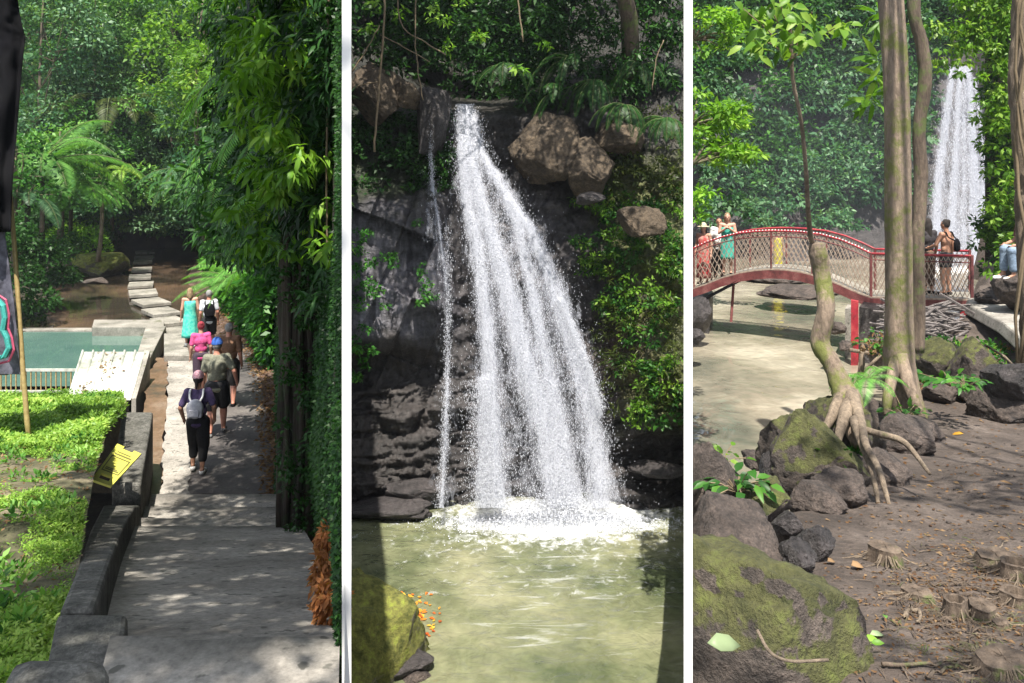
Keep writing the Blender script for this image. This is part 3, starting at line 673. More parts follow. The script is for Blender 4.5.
fern_plant('tree_fern', W(190,205,38), 13, 2.9, 'hanging blue-green fern at the edge of the dark hollow', 'leafC', trunk_h=1.5, n=34, pw=.2, azr=(0,6.28), up=(-.2,.6), clip=(-60,343), droop=1.2)
for i, (px, py, Y, L_, lb) in enumerate([(262,70,11,1.5,'topmost light fern hanging over the walkers'),(285,130,9.5,1.2,'middle light fern hanging over the walkers'),(248,150,13,1.6,'left light fern hanging over the walkers'),(300,205,9,1.1,'lowest light fern hanging over the walkers'),(268,215,13,1.3,'pale fern just above the sunlit bank fern')]):
    fern_plant('hanging_fern', W(px, py, Y), 11, L_, lb, 'fern', n=30, pw=.17, azr=(1.6,5.2), up=(-.1,.8), droop=1.1, clip=(-60,343))
# thin bare trunks
for i, (px, py0, py1, Y, r, lb, mt) in enumerate([(98,262,165,40,.09,'thin pale trunk carrying the strappy fern','barkpale'),(176,235,-30,50,.09,'thin dark trunk beside the dark hollow','bark'),(118,240,-20,52,.10,'slender trunk behind the palm','barkpale')]):
    m = MB(); pts, rs = limb_mesh(W(px,py0,Y), W(px+rnd.uniform(-4,4),py1,Y), r*1.3, r*.8, bend=.25); m.tube(pts, rs, 8)
    root = empty('bare_tree', W(px,py0,Y)); tag(root, lb, 'tree'); o = m.build('trunk', M[mt], root, smooth=True); o.location = -root.location
# the right bank: leaf cover hanging over the earth
def bank_cover(name, n, L, Wd, mat, y0, y1, z0, z1, label, cat, out=.35, clump=.55, shape='quad', droop=.7, seed=0, dens=0):
    y = y0+(y1-y0)*R.random(n)**1.0; t = z0+(z1-z0)*R.random(n)
    x0 = np.array([bank_x0(v) for v in y]); zb = np.array([(pz(v) if v < 24 else -5.3)-.1 for v in y]); H = np.array([bank_h(v) for v in y]); x1 = (344.5-512)/F*y
    f = np.array([fbm(a*.8+seed, b*H_*.5, seed, 3) for a, b, H_ in zip(y, t, H)])
    k = f > -dens-.10; y, t, x0, zb, H, x1, f = [a[k] for a in (y, t, x0, zb, H, x1, f)]; n = len(y)
    o_ = out*(.2+np.clip(f+.25, 0, 1)*1.6)*np.clip((x1-x0)*1.5+.1, .05, 1)*np.clip(.25+t*1.3, .2, 1)
    x = x0+(x1-x0)*np.clip(t*1.1, 0, 1)**1.3-o_*R.random(n)**.5
    P = np.stack([x, y, zb+H*t], 1)
    D = unit(np.stack([R.normal(-.5, .7, n), R.normal(-.4, .7, n), R.normal(-droop*.6, .6, n)], 1)); N = unit(np.stack([R.normal(-.6, .4, n), R.normal(-.5, .4, n), R.normal(.7, .3, n)], 1))
    s = R.uniform(.6, 1.3, n)*np.clip(y/9, .45, 3)
    tint = np.clip(R.normal(.42, .2, n)+f*.7, 0, 1)
    arr = [P, D, N, L*s, Wd*s, tint]
    o = leafobj(name, arr, M[mat], clip=(-60, 344), shape=shape); tag(o, label, cat, kind='stuff'); return o
bank_cover('creepers', 170000, .055, .032, 'leafD', 2.6, 26, 0, 1, 'dark small-leaved creepers covering the bank right of the stair', 'creepers', out=.30, dens=.25)
bank_cover('creepers', 110000, .10, .05, 'leafA', 20, 58, 0, 1, 'mid-green creepers over the far part of the right bank', 'creepers', out=1.6, seed=5, dens=.3)
bank_cover('hanging_leaves', 26000, .17, .045, 'leafD', 6.5, 17, .42, 1, 'long drooping leaves hanging over the walkers from the bank top', 'hanging leaves', out=1.5, shape='long', seed=9, droop=.9, dens=.1)  # deep leaf colour stands in for shade on the bank
# long-leaved climbing plants overhead on the right
cs = [(X(px,Y), Y, Z(py,Y)) for px,py,Y in [(285,20,9),(262,60,10),(300,70,8),(322,40,7),(258,105,11),(290,120,9),(325,110,7.5),(262,150,12),(285,180,10),(318,170,8),(332,215,7.5),(275,215,12),(300,-10,8),(270,-20,10),(330,-20,7),(252,30,12),(262,250,14),(290,240,10)]]
o2 = leafobj('bright_sprays', blob_leaves([tuple(W(rnd.uniform(236,335), rnd.uniform(-20,260), rnd.uniform(6.5,10))) for _ in range(110)], [rnd.uniform(.08,.2) for _ in range(110)], 2200, .15, .045, droop=.8, up=.8, rough=.9), M['leafB'], clip=(-60,344), shape='long')  # yellow-green sprays paint highlights onto the darker crown
o = leafobj('crown', blob_leaves(cs, [.55*c[1]/9 for c in cs], 1500, .17, .045, droop=.8, up=.7, rough=.8, tintj=.45), M['leafD'], clip=(-60,344), shape='long')  # crown shade put into the deep leaf colour
root = empty('climber_tree', (X(305,8.4), 8.4, -4.0)); tag(root, 'big shady tree with a dark root-covered trunk and long leaves over the stair', 'tree')
o.parent = root; o.location = -root.location; o2.parent = root; o2.location = -root.location
m = MB(); b = Vector(root.location)
for (px, dy, r) in ((292,0,.12),(300,.1,.18),(310,.15,.18),(320,.1,.14),(284,.05,.07),(328,.0,.09),(305,-.1,.09),(296,-.12,.05),(316,-.12,.06),(288,-.15,.03),(310,-.2,.035),(322,-.18,.03),(301,-.2,.03)):
    pts = [W(px+rnd.uniform(-2,2)+(-8*(t-.5)**2 if t < .5 else 0), 575-345*t-(20*rnd.random()), 8.4+dy)-b for t in (0,.15,.3,.45,.6,.75,.9,1.05)]; m.tube(pts, [r*rnd.uniform(.8,1.25)*(1-.2*k/8) for k in range(8)], 8, jit=.2)
pts = [W(308,230,8.5)-b, W(306,120,8.6)-b, W(300,-40,8.4)-b, Vector((-2.6,7,3.8))-b]; m.tube(pts, [.24,.2,.17,.12], 8)
lm = [(-2.6,7,3.8), (-2.2,4.5,4.4), (-1.9,1.5,4.6), (-1.8,-1.5,5)]; m.tube([Vector(p)-b for p in lm], [.12,.10,.08,.04], 7)
m.build('trunk', M['barkdark'], root, smooth=True)
# leaves above the stair (they throw the dappled shade)
cs, rr = [], []
for i in range(CANOPY):
    Y = rnd.uniform(-1.2, 9.5); path_c = float(np.interp(Y+2.9, [2,3.4,6,8.6,12], [-.9,-1.15,-2.2,-3.1,-4.2]))
    x = path_c+rnd.uniform(-.95, 1.0); z = 4.6+rnd.uniform(-.8,1.6)
    if x > -.5-.20*max(Y, 0): continue
    cs.append((x, Y, z)); rr.append(rnd.uniform(.16, .40))
o = leafobj('canopy', blob_leaves(cs, rr, 620, .12, .07, flat=.5, rough=.9), M['leafA'], keep=lambda P: (P[:,2] > .2125*P[:,1]+.15))
o.parent = root; o.location = -root.location
n = 2600; y = R.uniform(11.6, 30, n); xa = np.array([litR(v) for v in y]); xb = np.array([ip(eR, v)-.3 if v < 24 else X(210, v) for v in y]); x = xb+(xa-xb)*R.random(n)**.6
zl = np.array([pz(v)+.06 if v < 24 else -5.2 for v in y])
o = leafobj('leaf_litter', [np.stack([x, y, zl+.06*R.random(n)], 1), R.normal(size=(n,3))*[1,1,.2], np.stack([R.normal(0,.4,n), R.normal(0,.4,n), np.ones(n)], 1), R.uniform(.05,.13,n), R.uniform(.03,.07,n), R.random(n)], M['dry'], clip=(-60,344)); tag(o, 'brown dead leaves lying along the right side of the walkers', 'leaf litter', kind='stuff')
for px, py0, py1, Y in ((250,-60,150,10),(262,-60,200,11),(276,-60,120,9),(240,-40,110,14),(330,-60,260,7)):
    m = MB(); pts, rs = limb_mesh(W(px,py0,Y)-b, W(px+rnd.uniform(-5,5),py1,Y)-b, .012, .008, bend=.1); m.tube(pts, rs, 5); m.build('hanging_root', M['vine'], root)
cs = [tuple(W(rnd.uniform(278,338), rnd.uniform(250,545), 8.0)) for _ in range(70)]
o = leafobj('creeper', blob_leaves(cs, [rnd.uniform(.05,.16) for _ in cs], 4200, .05, .03, droop=.6, up=.4, rough=.8), M['leafD'], clip=(-60,344)); o.parent = root; o.location = -root.location
for i, (px, py, sx_, Y, lb) in enumerate([(330,545,7,4.6,'upper'),(326,575,6,4.1,'middle'),(331,602,7,3.7,'lowest')]):
    cs = [tuple(W(px, py+k*9, Y)) for k in (-1,0,1)]
    o = leafobj('dead_fern', blob_leaves(cs, [.07]*3, 26000, .05, .02, droop=1), M['deadfern'], clip=(0,344)); tag(o, f'{lb} clump of orange dead fern at the stair\'s right edge', 'dead fern')
# ================================================================ MIDDLE: waterfall, cliff, pool
MC = (348.5, 686.5)
def g2(px, py, cx, cy, wx, wy): return math.exp(-((px-cx)/wx)**2-((py-cy)/wy)**2)
def sst(a, b, x):
    t = min(1, max(0, (x-a)/(b-a))); return t*t*(3-2*t)
def cliffY(px, py, detail=True):
    Y = 16.1+(505-py)/400*2.0
    Y -= .55*sst(470, 400, px)*sst(180, 215, py)*(1-sst(335, 362, py))          # basalt shoulder
    Y += .35*g2(px, py, 400, 372, 60, 14)                                        # undercut
    Y -= .35*sst(380, 420, py)*sst(470, 420, px)
    Y -= .9*sst(590, 650, px)*sst(190, 260, py)*(1-sst(410, 470, py))            # mossy bulge on the right
    Y += .5*g2(px, py, 640, 455, 60, 25)
    Y -= .35*sst(600, 640, px)*sst(465, 490, py)
    Y += .5*g2(px, py, 500, 200, 30, 90)                                          # chute
    Y += 3.5*sst(118, 88, py)*g2(px, py, 480, 60, 62, 90)                        # hollow above the lip
    Y += 2.2*sst(130, 60, py)*sst(560, 500, px)*.4+1.6*sst(120, 20, py)
    if detail:
        x = px*.02; z = py*.02
        upk = 1-.75*(1-sst(350, 400, py))*sst(475, 435, px)*sst(170, 210, py)
        Y += upk*.55*noise.ridged_multi_fractal((x*.9, z*.8, 1.3), 1, 2.1, 5, 1, 2, noise_basis='PERLIN_ORIGINAL')*.35
        Y += upk*.20*noise.fractal((x*2.2, z*2.0, 5), 1, 2, 5)
        lower = sst(350, 400, py)
        s = noise.fractal((x*.35+3, z*3.2+x*.25, 9), 1, 2, 4); Y += .20*lower*s
        st = (py*.045+x*.5+noise.fractal((x*.7, z*.7, 2), 1, 2, 2)*1.2) % 1; Y += lower*.09*(st < .18)
        # columnar joints in the basalt
        up = (1-lower)*sst(470, 430, px)*sst(150, 200, py)
        cl = noise.cell((x*2.6+z*.25, z*.8, 4.0)); cc = noise.cell((x*1.3+z*.55, z*.75-x*.3, 8.0)); Y += up*.42*(cc-.5)
        Y += up*.16*noise.fractal((x*3.2, z*.35, 21), 1, 2, 3)
    return Y
nx, ny = 330, 420; V = np.zeros((nx*ny, 3)); C = np.zeros((nx*ny, 4))
for j in range(ny):
    py = -70+(540+70)*j/(ny-1)
    for i in range(nx):
        px = 346.8+(688-346.8)*i/(nx-1); Yc = cliffY(px, py); V[j*nx+i] = W(px, py, Yc)
        n1 = noise.fractal((px*.03, py*.03, 7), 1, 2, 4); n2 = noise.fractal((px*.012, py*.012, 17), 1, 2, 3)
        c = np.array([.036, .031, .029])
        low = sst(345, 375, py); c = c*(1+.5*n1)
        bas = sst(462, 440, px+n1*20)*sst(185, 215, py+n1*25)*(1-sst(325, 350, py+n1*20))
        c = c*(1-bas)+np.array([.085, .082, .094])*bas*max(.3, 1+1.3*n2)
        wet = g2(px, py, 505+(py-250)*.15, py, 75, 1e9)*sst(120, 200, py); c = c*(1-wet*.6)+np.array([.085, .08, .09])*wet*.6
        mo = sst(590, 625, px-(py-200)*.12+n1*30)*sst(130, 190, py)*(1-sst(400, 445, py+n2*40)); c = c*(1-mo)+np.array([.075, .085, .025])*mo
        ml = sst(455, 425, px)*(1-sst(185, 205, py+n1*20)); c = c*(1-ml)+np.array([.02, .028, .012])*ml
        br = g2(px, py, 625, 345, 25, 40); c = c*(1-br*.7)+np.array([.12, .07, .055])*br*.7
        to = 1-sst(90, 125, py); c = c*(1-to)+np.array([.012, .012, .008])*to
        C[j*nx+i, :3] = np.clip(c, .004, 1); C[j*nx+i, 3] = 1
q = (np.arange(ny-1)[:, None]*nx+np.arange(nx-1)[None, :]).ravel(); q = np.stack([q, q+1, q+nx+1, q+nx], 1)[:, ::-1]
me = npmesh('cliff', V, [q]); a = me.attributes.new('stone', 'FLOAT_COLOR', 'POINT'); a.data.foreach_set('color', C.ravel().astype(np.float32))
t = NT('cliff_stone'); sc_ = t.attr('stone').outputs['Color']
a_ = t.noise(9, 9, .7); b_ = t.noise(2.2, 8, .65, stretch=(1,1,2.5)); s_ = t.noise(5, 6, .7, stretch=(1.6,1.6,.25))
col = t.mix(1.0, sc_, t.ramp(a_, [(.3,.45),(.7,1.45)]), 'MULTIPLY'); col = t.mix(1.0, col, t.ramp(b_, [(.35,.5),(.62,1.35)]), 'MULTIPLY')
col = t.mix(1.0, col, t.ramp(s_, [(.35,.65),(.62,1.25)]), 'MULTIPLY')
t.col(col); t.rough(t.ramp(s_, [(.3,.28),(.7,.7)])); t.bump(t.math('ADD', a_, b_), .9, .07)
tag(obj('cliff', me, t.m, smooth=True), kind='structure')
# hillside behind the lip
V = []
for j in range(20):
    for i in range(24):
        yy = 21.5+j*.5+.6*fbm(i*.3, j*.4, 1); V.append((X(347+341*i/23, yy), yy, -1+j*.75))
q = [(j*24+i, j*24+i+1, (j+1)*24+i+1, (j+1)*24+i) for j in range(19) for i in range(23)]
tag(obj('hill', npmesh('hill', V, [np.array(q)]), M['soil'], smooth=True), kind='structure')
# boulders
rockpx(548,150,78,64,17.75,'large tan boulder just right of the waterfall lip','bould',seed=11,rough=.22,fr=.9)
rockpx(588,172,54,56,17.35,'smaller tan boulder wedged against the large one','bould',seed=12,rough=.22,fr=.9)
rockpx(618,142,60,36,17.8,'shaded brown boulder above the two tan boulders','bould',seed=13,rough=.25)
rockpx(378,94,62,58,17.6,'brown boulder at the top left of the waterfall cliff','bould',seed=14,rough=.28)
rockpx(408,96,30,26,17.4,'small pale boulder next to the left trickle','bould',seed=15,rough=.2)
rockpx(432,118,36,64,17.5,'dark wet rock between the trickle and the main fall','rockdark',seed=16,rough=.3)
rockpx(418,250,34,130,16.45,'tall dark basalt slab left of the fall','rockdark',seed=17,rough=.25,dep=.6) if False else None
rockpx(640,222,44,34,16.3,'brown mossy boulder on the right slope','bould',seed=18)
rockpx(590,198,30,12,16.3,'flat wet stone under the tan boulders','rockdark',seed=19)
rockpx(662,470,50,18,15.9,'dark stone ledge at the right edge of the pool','rockdark',seed=20,dep=.6)
rockpx(384,508,80,20,15.6,'long dark wet rock at the left edge of the pool','rockdark',seed=21,dep=.5)
rockpx(420,490,60,26,15.9,'dark rock at the foot of the left trickle','rockdark',seed=22,dep=.5)
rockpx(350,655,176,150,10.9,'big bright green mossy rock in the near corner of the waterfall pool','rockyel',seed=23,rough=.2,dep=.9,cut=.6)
rockpx(398,664,72,18,10.75,'dark wet stone rim under the bright mossy rock','rockdark',seed=24,dep=.6)
rockpx(415,676,26,10,10.6,'small grey stone breaking the muddy water','rock',seed=25)
# pool
m = MB(); m.add([(-4.5,7.5,-6.72), (4.5,7.5,-6.72), (4.5,17.5,-6.72), (-4.5,17.5,-6.72)], [(0,1,2,3)])
tag(m.build('waterfall_pool', M['fallpool']), kind='structure')

# falling water
def water_white(name, thr=.5):
    t = NT(name); d = t.attr('dens').outputs['Fac']
    a = t.noise(5, 6, .7, stretch=(1.6, 1.6, .22), dist=.4); b = t.noise(24, 5, .85, stretch=(1, 1, .22))
    f = t.math('ADD', t.math('MULTIPLY', a, 1.1), t.math('MULTIPLY', b, .75))
    f = t.math('ADD', f, t.math('MULTIPLY', d, .95))
    al = t.ramp(f, [(0, 0), (1, 1)])
    al = t.math('MULTIPLY', t.math('SUBTRACT', f, 1.02), 1.5)
    al = t.math('MINIMUM', t.math('MAXIMUM', al, 0.0), .72)
    t.col((.46, .48, .55)); t.rough(.6); t.lk(al, t.b.inputs['Alpha']); return t.m
M['fall'] = water_white('white_water')
t = NT('water_drops'); t.col((.50, .52, .58)); t.rough(.5); M['drops'] = t.m
def fall(name, Yf, edges, ridges, n_drop, label, clip, size=.016, trail=2.6, spread=1.0, root=None, bg=.26, base=.15):
    """edges: (py, left, right); ridges: (list of (px,py), width, weight)"""
    pys = [e[0] for e in edges]
    def dens(px, py):
        l = np.interp(py, pys, [e[1] for e in edges]); r = np.interp(py, pys, [e[2] for e in edges])
        d = base
        for pts, wd, wt in ridges:
            if py < pts[0][1]-3 or py > pts[-1][1]+6: continue
            cx = np.interp(py, [p[1] for p in pts], [p[0] for p in pts]); k = wd*(.55+.9*(py-pys[0])/(pys[-1]-pys[0]))
            d += wt*math.exp(-((px-cx)/k)**2)
        e = min(px-l, r-px)/9.0; return d*min(1, max(0, e)), l, r
    root = root or empty(name, W((edges[-1][1]+edges[-1][2])/2, edges[-1][0], Yf(500, edges[-1][0])))
    tag(root, kind='structure'); b = np.array(root.location)
    nx, ny = 90, 150; V = []; Dn = []
    for j in range(ny):
        py = pys[0]+(pys[-1]-pys[0])*j/(ny-1)
        l = np.interp(py, pys, [e[1] for e in edges])-4; r = np.interp(py, pys, [e[2] for e in edges])+4
        for i in range(nx):
            px = l+(r-l)*i/(nx-1); d, _, _ = dens(px, py)
            Yv = Yf(px, py)-.10*d+.05*fbm(px*.12, py*.012, 3)
            V.append(np.array(W(px, py, Yv))-b); Dn.append(d)
    q = (np.arange(ny-1)[:, None]*nx+np.arange(nx-1)[None, :]).ravel(); q = np.stack([q, q+nx, q+nx+1, q+1], 1)
    me = npmesh('water_sheet', np.array(V), [q]); a = me.attributes.new('dens', 'FLOAT', 'POINT'); a.data.foreach_set('value', np.array(Dn, np.float32))
    obj('water_sheet', me, M['fall'], root, smooth=True)
    Q = []
    tot = sum(r[2]*r[1] for r in ridges)
    for pts, wd, wt in ridges:
        k = int(n_drop*(1-bg)*wt*wd/tot); pyv = pts[0][1]+(pts[-1][1]-pts[0][1])*R.random(k)**.9
        cx = np.interp(pyv, [p[1] for p in pts], [p[0] for p in pts]); kk = wd*(.5+1.0*(pyv-pys[0])/(pys[-1]-pys[0]))*spread
        Q.append(np.stack([cx+R.normal(size=k)*kk*.85, pyv], 1))
    k = int(n_drop*bg); pyv = pys[0]+(pys[-1]-pys[0])*R.random(k)**.75; l = np.interp(pyv, pys, [e[1] for e in edges]); r = np.interp(pyv, pys, [e[2] for e in edges])
    Q.append(np.stack([l+(r-l)*(.5+.24*R.normal(size=k)), pyv], 1)); Q = np.concatenate(Q)
    Yv = np.array([Yf(a, c) for a, c in Q])-np.abs(R.normal(size=len(Q)))*.22-.06
    P = np.stack([(Q[:, 0]-512)/F*Yv, Yv, -(Q[:, 1]-HY)/F*Yv], 1)-b; n = len(P)
    s = (size*R.uniform(.35, 1.0, n)**1.6*1.5)[:, None]; st = s*R.uniform(1, trail, (n, 1))
    th = R.random(n)*6.28; ex = np.stack([np.cos(th), np.sin(th), np.zeros(n)], 1); ey = np.stack([-np.sin(th), np.cos(th), np.zeros(n)], 1); ez = np.array([[0, 0, 1.]])
    VV = np.stack([P+ex*s, P-ex*s*.6+ey*s*.8, P-ex*s*.6-ey*s*.8, P+ez*st, P-ez*st], 1).reshape(-1, 3)
    bI = (np.arange(n)*5)[:, None]; tr = np.concatenate([bI+np.array([f]) for f in ([0,1,3],[1,2,3],[2,0,3],[1,0,4],[2,1,4],[0,2,4])])
    o = obj('drops', npmesh('drops', VV, [tr]), M['drops'], root); tag(o, kind='stuff')
    return root
edges = [(104,453,477),(130,453,486),(150,452,490),(170,451,505),(190,452,522),(220,456,540),(260,462,560),(300,468,577),(350,472,593),(400,474,604),(450,473,616),(508,468,632)]
fy = lambda px, py: 15.55+(508-min(py, 508))/400*2.05-.35*sst(110, 300, py)*sst(600, 480, px)+.5*g2(px, py, 480, 100, 60, 40)
rd = [([(463,104),(468,150),(480,200),(496,250),(512,310),(530,380),(548,440),(562,508)], 9, .75),
      ([(459,104),(460,150),(466,200),(478,250),(487,330),(490,400),(493,470),(496,508)], 7, .60),
      ([(472,104),(480,150),(500,185),(530,230),(552,280),(566,330),(588,400),(604,508)], 9, .50),
      ([(508,200),(520,240),(534,300),(548,370),(562,430),(575,508)], 6, .50),
      ([(560,300),(572,330),(590,372),(600,410)], 3.5, .6),
      ([(447,225),(449,300),(447,380),(444,450),(440,508)], 2.6, .5),
      ([(478,380),(484,440),(488,508)], 8, .5)]
fall('waterfall', fy, edges, rd, 64000, None, MC, size=.0054, trail=4)
# thin side trickles
fall('trickle', lambda px, py: cliffY(px, py, False)-.35-.3*sst(170, 210, py)-.25*sst(340, 400, py), [(92,421,431),(120,425,438),(150,425,437),(185,424,440),(215,420,446),(250,428,450),(300,436,452),(345,440,456),(420,438,456),(508,430,456)], [([(425,92),(431,120),(431,150),(432,185)], 2.6, .6), ([(433,186),(440,230),(447,290),(448,345),(446,420),(441,508)], 1.8, .3)], 2800, None, MC, size=.005, trail=4)
0 and fall('trickle', lambda px, py: cliffY(px, py, False)-.62, [(190,404,448),(230,408,450),(290,430,452),(340,440,453)], [([(425,190),(440,230),(447,290),(449,340)], 3, .5), ([(412,192),(416,232)], 3, .3)], 3000, None, MC, size=.006)
# foam and splash on the pool
def foam(name, P0, P1, Y0, Y1, z, cxpx, Yc, wx, wy, thr, mat_scale=6, st=(1,1,1), amp=1.0, nx=100, ny=60, extra=None):
    V, Dn = [], []
    for j in range(ny):
        Y = Y0+(Y1-Y0)*j/(ny-1)
        for i in range(nx):
            px = P0+(P1-P0)*i/(nx-1); V.append((X(px, Y), Y, z)); d = amp*math.exp(-((px-cxpx)/wx)**2-((Y-Yc)/wy)**2)
            if extra: d += extra(px, Y)
            Dn.append(d)
    q = (np.arange(ny-1)[:, None]*nx+np.arange(nx-1)[None, :]).ravel(); q = np.stack([q, q+1, q+nx+1, q+nx], 1)
    me = npmesh(name, np.array(V), [q]); a = me.attributes.new('dens', 'FLOAT', 'POINT'); a.data.foreach_set('value', np.array(Dn, np.float32))
    t = NT(name+'_white'); d = t.attr('dens').outputs['Fac']; a = t.noise(mat_scale, 7, .7, stretch=st, dist=.5)
    f = t.math('MULTIPLY', t.math('SUBTRACT', t.math('ADD', a, t.math('MULTIPLY', d, .6)), thr), 2.6)
    f = t.math('MINIMUM', t.math('MAXIMUM', f, 0.0), .9)
    t.col((.84,.86,.87)); t.rough(.7); t.lk(f, t.b.inputs['Alpha'])
    return tag(obj(name, me, t.m), kind='stuff')
foam('foam', 352, 684, 12.6, 16.6, -6.715, 560, 15.5, 85, .8, .58, 5, extra=lambda px, Y: .16*math.exp(-((px-530)/100)**2-((Y-15.2)/1.1)**2))
foam('foam', 352, 684, 10.6, 14.6, -6.711, 560, 12.5, 130, 2.0, .67, 2.3, (.3, 2.2, 1), amp=.22)
k = 15000; px = 552+R.normal(size=k)*48; Yv = 15.45-np.abs(R.normal(size=k))*.35; zz_ = -6.7+np.abs(R.normal(size=k))*.22*np.exp(-((px-555)/60)**2)
P = np.stack([(px-512)/F*Yv, Yv, zz_], 1); kk = wedge(P, *MC); P = P[kk]
o = obj('splash', leaves('splash', P, R.normal(size=P.shape), R.normal(size=P.shape), R.uniform(.012, .035, len(P)), R.uniform(.012, .03, len(P)), np.ones(len(P))), M['drops']); tag(o, kind='stuff', label='white splash where the fall meets the pool', cat='splash')
# floating orange leaves by the mossy rock
P = []
for i in range(46): px, py = rnd.gauss(424, 9), rnd.gauss(622, 11); P.append(W(px, py, 6.715/((py-170)/F)))
for i in range(34): px, py = rnd.uniform(372, 430), rnd.uniform(590, 616); P.append(W(px, py, 6.715/((py-170)/F)))
P = np.array(P); P = P[P[:,0]/P[:,1] > (MC[0]-512)/F]; n = len(P)
o = obj('floating_leaves', leaves('floating_leaves', P+np.array([0,0,.012]), R.normal(size=(n,3))*[1,1,.05], np.tile([0,-.2,1.],(n,1)), R.uniform(.05,.12,n), R.uniform(.03,.06,n), R.random(n)), M['orange']); tag(o, 'orange and yellow leaves floating beside the mossy rock', 'leaves', kind='stuff')

root = empty('overhanging_tree', (2.9, 19.2, 2.0)); tag(root, 'dark tree leaning out over the top of the waterfall cliff', 'tree'); b = Vector(root.location)
cs, rr = [], []
for i in range(110):
    Y = rnd.uniform(13.2, 17.6); pxc_ = rnd.uniform(352, 682)
    if 440 < pxc_ < 560: continue
    cs.append((X(pxc_, Y), Y, rnd.uniform(4.6, 7.2))); rr.append(rnd.uniform(.35, .8))
o = leafobj('crown', blob_leaves(cs, rr, 330, .16, .08, flat=.6, rough=.9, droop=.8), M['leafD'], clip=MC); o.parent = root; o.location = -b
m = MB(); m.tube([(0,0,-.4), (-.2,-.8,1.5), (-.9,-2.2,3.4), (-2.0,-3.2,4.2)], [.24,.2,.15,.06], 9)
for c in cs[::5]: m.tube([(-.9,-2.2,3.4), (Vector(c)-b)*.6+Vector((0,0,1.2)), Vector(c)-b], [.07,.04,.012], 5)
m.build('trunk', M['bark'], root, smooth=True)
# vegetation on the cliff
def patch(name, spots, L, Wd, mat, label, cat, per=700, off=.15, clip=MC, up=.5, droop=.4, yf=None, shape='quad', jit=5, rough=.6, n=4, rs=1.0):
    cs, rr = [], []
    for s in spots:
        px, py, r = s[:3]; 
        for k in range(n):
            a, c = px+rnd.uniform(-1, 1)*r*.8, py+rnd.uniform(-1, 1)*r*.8
            Y = (yf(a, c) if yf else cliffY(a, c, False)-off)+rnd.uniform(-.15, .15)
            cs.append(tuple(W(a, c, Y))); rr.append(r*Y/F*rnd.uniform(.35, .7)*rs)
    o = leafobj(name, blob_leaves(cs, rr, per, L, Wd, droop=droop, up=up, rough=rough, tintj=.35), M[mat], clip=clip, shape=shape); tag(o, label, cat, kind='stuff'); return o
sp = [(rnd.uniform(572, 684), rnd.uniform(195, 425), rnd.uniform(6, 12)) for _ in range(230)]
sp = [s for s in sp if s[0] > 572+max(0, s[1]-210)*.27 and fbm(s[0]*.03, s[1]*.03, 2) > -.16]
patch('creepers', sp[::2], .10, .05, 'leafA', 'green creepers hanging over the right slope of the waterfall cliff', 'creepers', 1500)
patch('creepers', sp[1::2], .10, .045, 'leafB', 'yellow-green creepers coloured as if sunlit on the right slope of the waterfall cliff', 'creepers', 1300)  # lighter copy of the green creepers, sunlight put into leaf colour
patch('creepers', [(rnd.uniform(600, 684), rnd.uniform(230, 420), rnd.uniform(5, 10)) for _ in range(60)], .14, .02, 'leafO', 'dry olive grass strands on the right slope of the waterfall cliff', 'creepers', 1500)
patch('shrubs', [(rnd.uniform(352, 448), rnd.uniform(110, 190), rnd.uniform(7, 14)) for _ in range(60)], .13, .06, 'leafD', 'dark shrubs covering the upper left of the waterfall cliff', 'shrubs', 900)
patch('creepers', [(360,235,9),(356,250,8),(372,262,7),(388,258,8),(396,262,6),(358,270,8),(366,290,9),(378,292,8),(386,305,6),(360,305,8),(366,330,7),(358,345,9),(362,365,8),(356,380,8),(372,350,6),(420,268,6),(425,285,8),(430,298,7),(424,300,6),(418,222,5)], .085, .045, 'leafA', 'bright creepers on the ledges left of the waterfall', 'creepers', 2300, off=.75)
patch('shrubs', [(352+rnd.uniform(0, 100), rnd.uniform(-20, 60), rnd.uniform(10, 18)) for _ in range(26)]+[(rnd.uniform(440, 560), rnd.uniform(-20, 55), rnd.uniform(10, 18)) for _ in range(30)], .17, .075, 'leafD', 'broad-leaved bushes hanging over the waterfall lip', 'shrubs', 560, yf=lambda a, c: 17.6)
patch('shrubs', [(rnd.uniform(520, 684), rnd.uniform(-30, 105), rnd.uniform(12, 20)) for _ in range(95)], .16, .06, 'leafD', 'dark bushes above the tan boulders', 'shrubs', 520, yf=lambda a, c: 18.6)
patch('shrubs', [(rnd.uniform(352, 684), rnd.uniform(-60, 110), rnd.uniform(15, 26)) for _ in range(170)], .2, .09, 'leafD', 'deep green bushes on the slope behind the waterfall lip', 'shrubs', 240, yf=lambda a, c: 21.0)
patch('shrubs', [(rnd.uniform(610, 684), rnd.uniform(110, 200), rnd.uniform(6, 12)) for _ in range(40)], .12, .045, 'leafO', 'olive undergrowth right of the tan boulders', 'shrubs', 900, off=.3)
patch('shrubs', [(rnd.uniform(425, 560), rnd.uniform(10, 95), rnd.uniform(9, 15)) for _ in range(36)], .15, .06, 'leafD', 'dark leaves hanging in the hollow above the waterfall lip', 'shrubs', 500, yf=lambda a, c: 19.3)
patch('bright_sprigs', [(462,4,7),(380,8,8),(400,14,6),(440,22,8),(480,35,7),(432,8,6),(452,48,6),(370,30,6),(520,68,6),(545,45,6)], .15, .06, 'leafB', 'sunlit sprigs at the top of the waterfall view', 'sprigs', 700, yf=lambda a, c: 16.6)
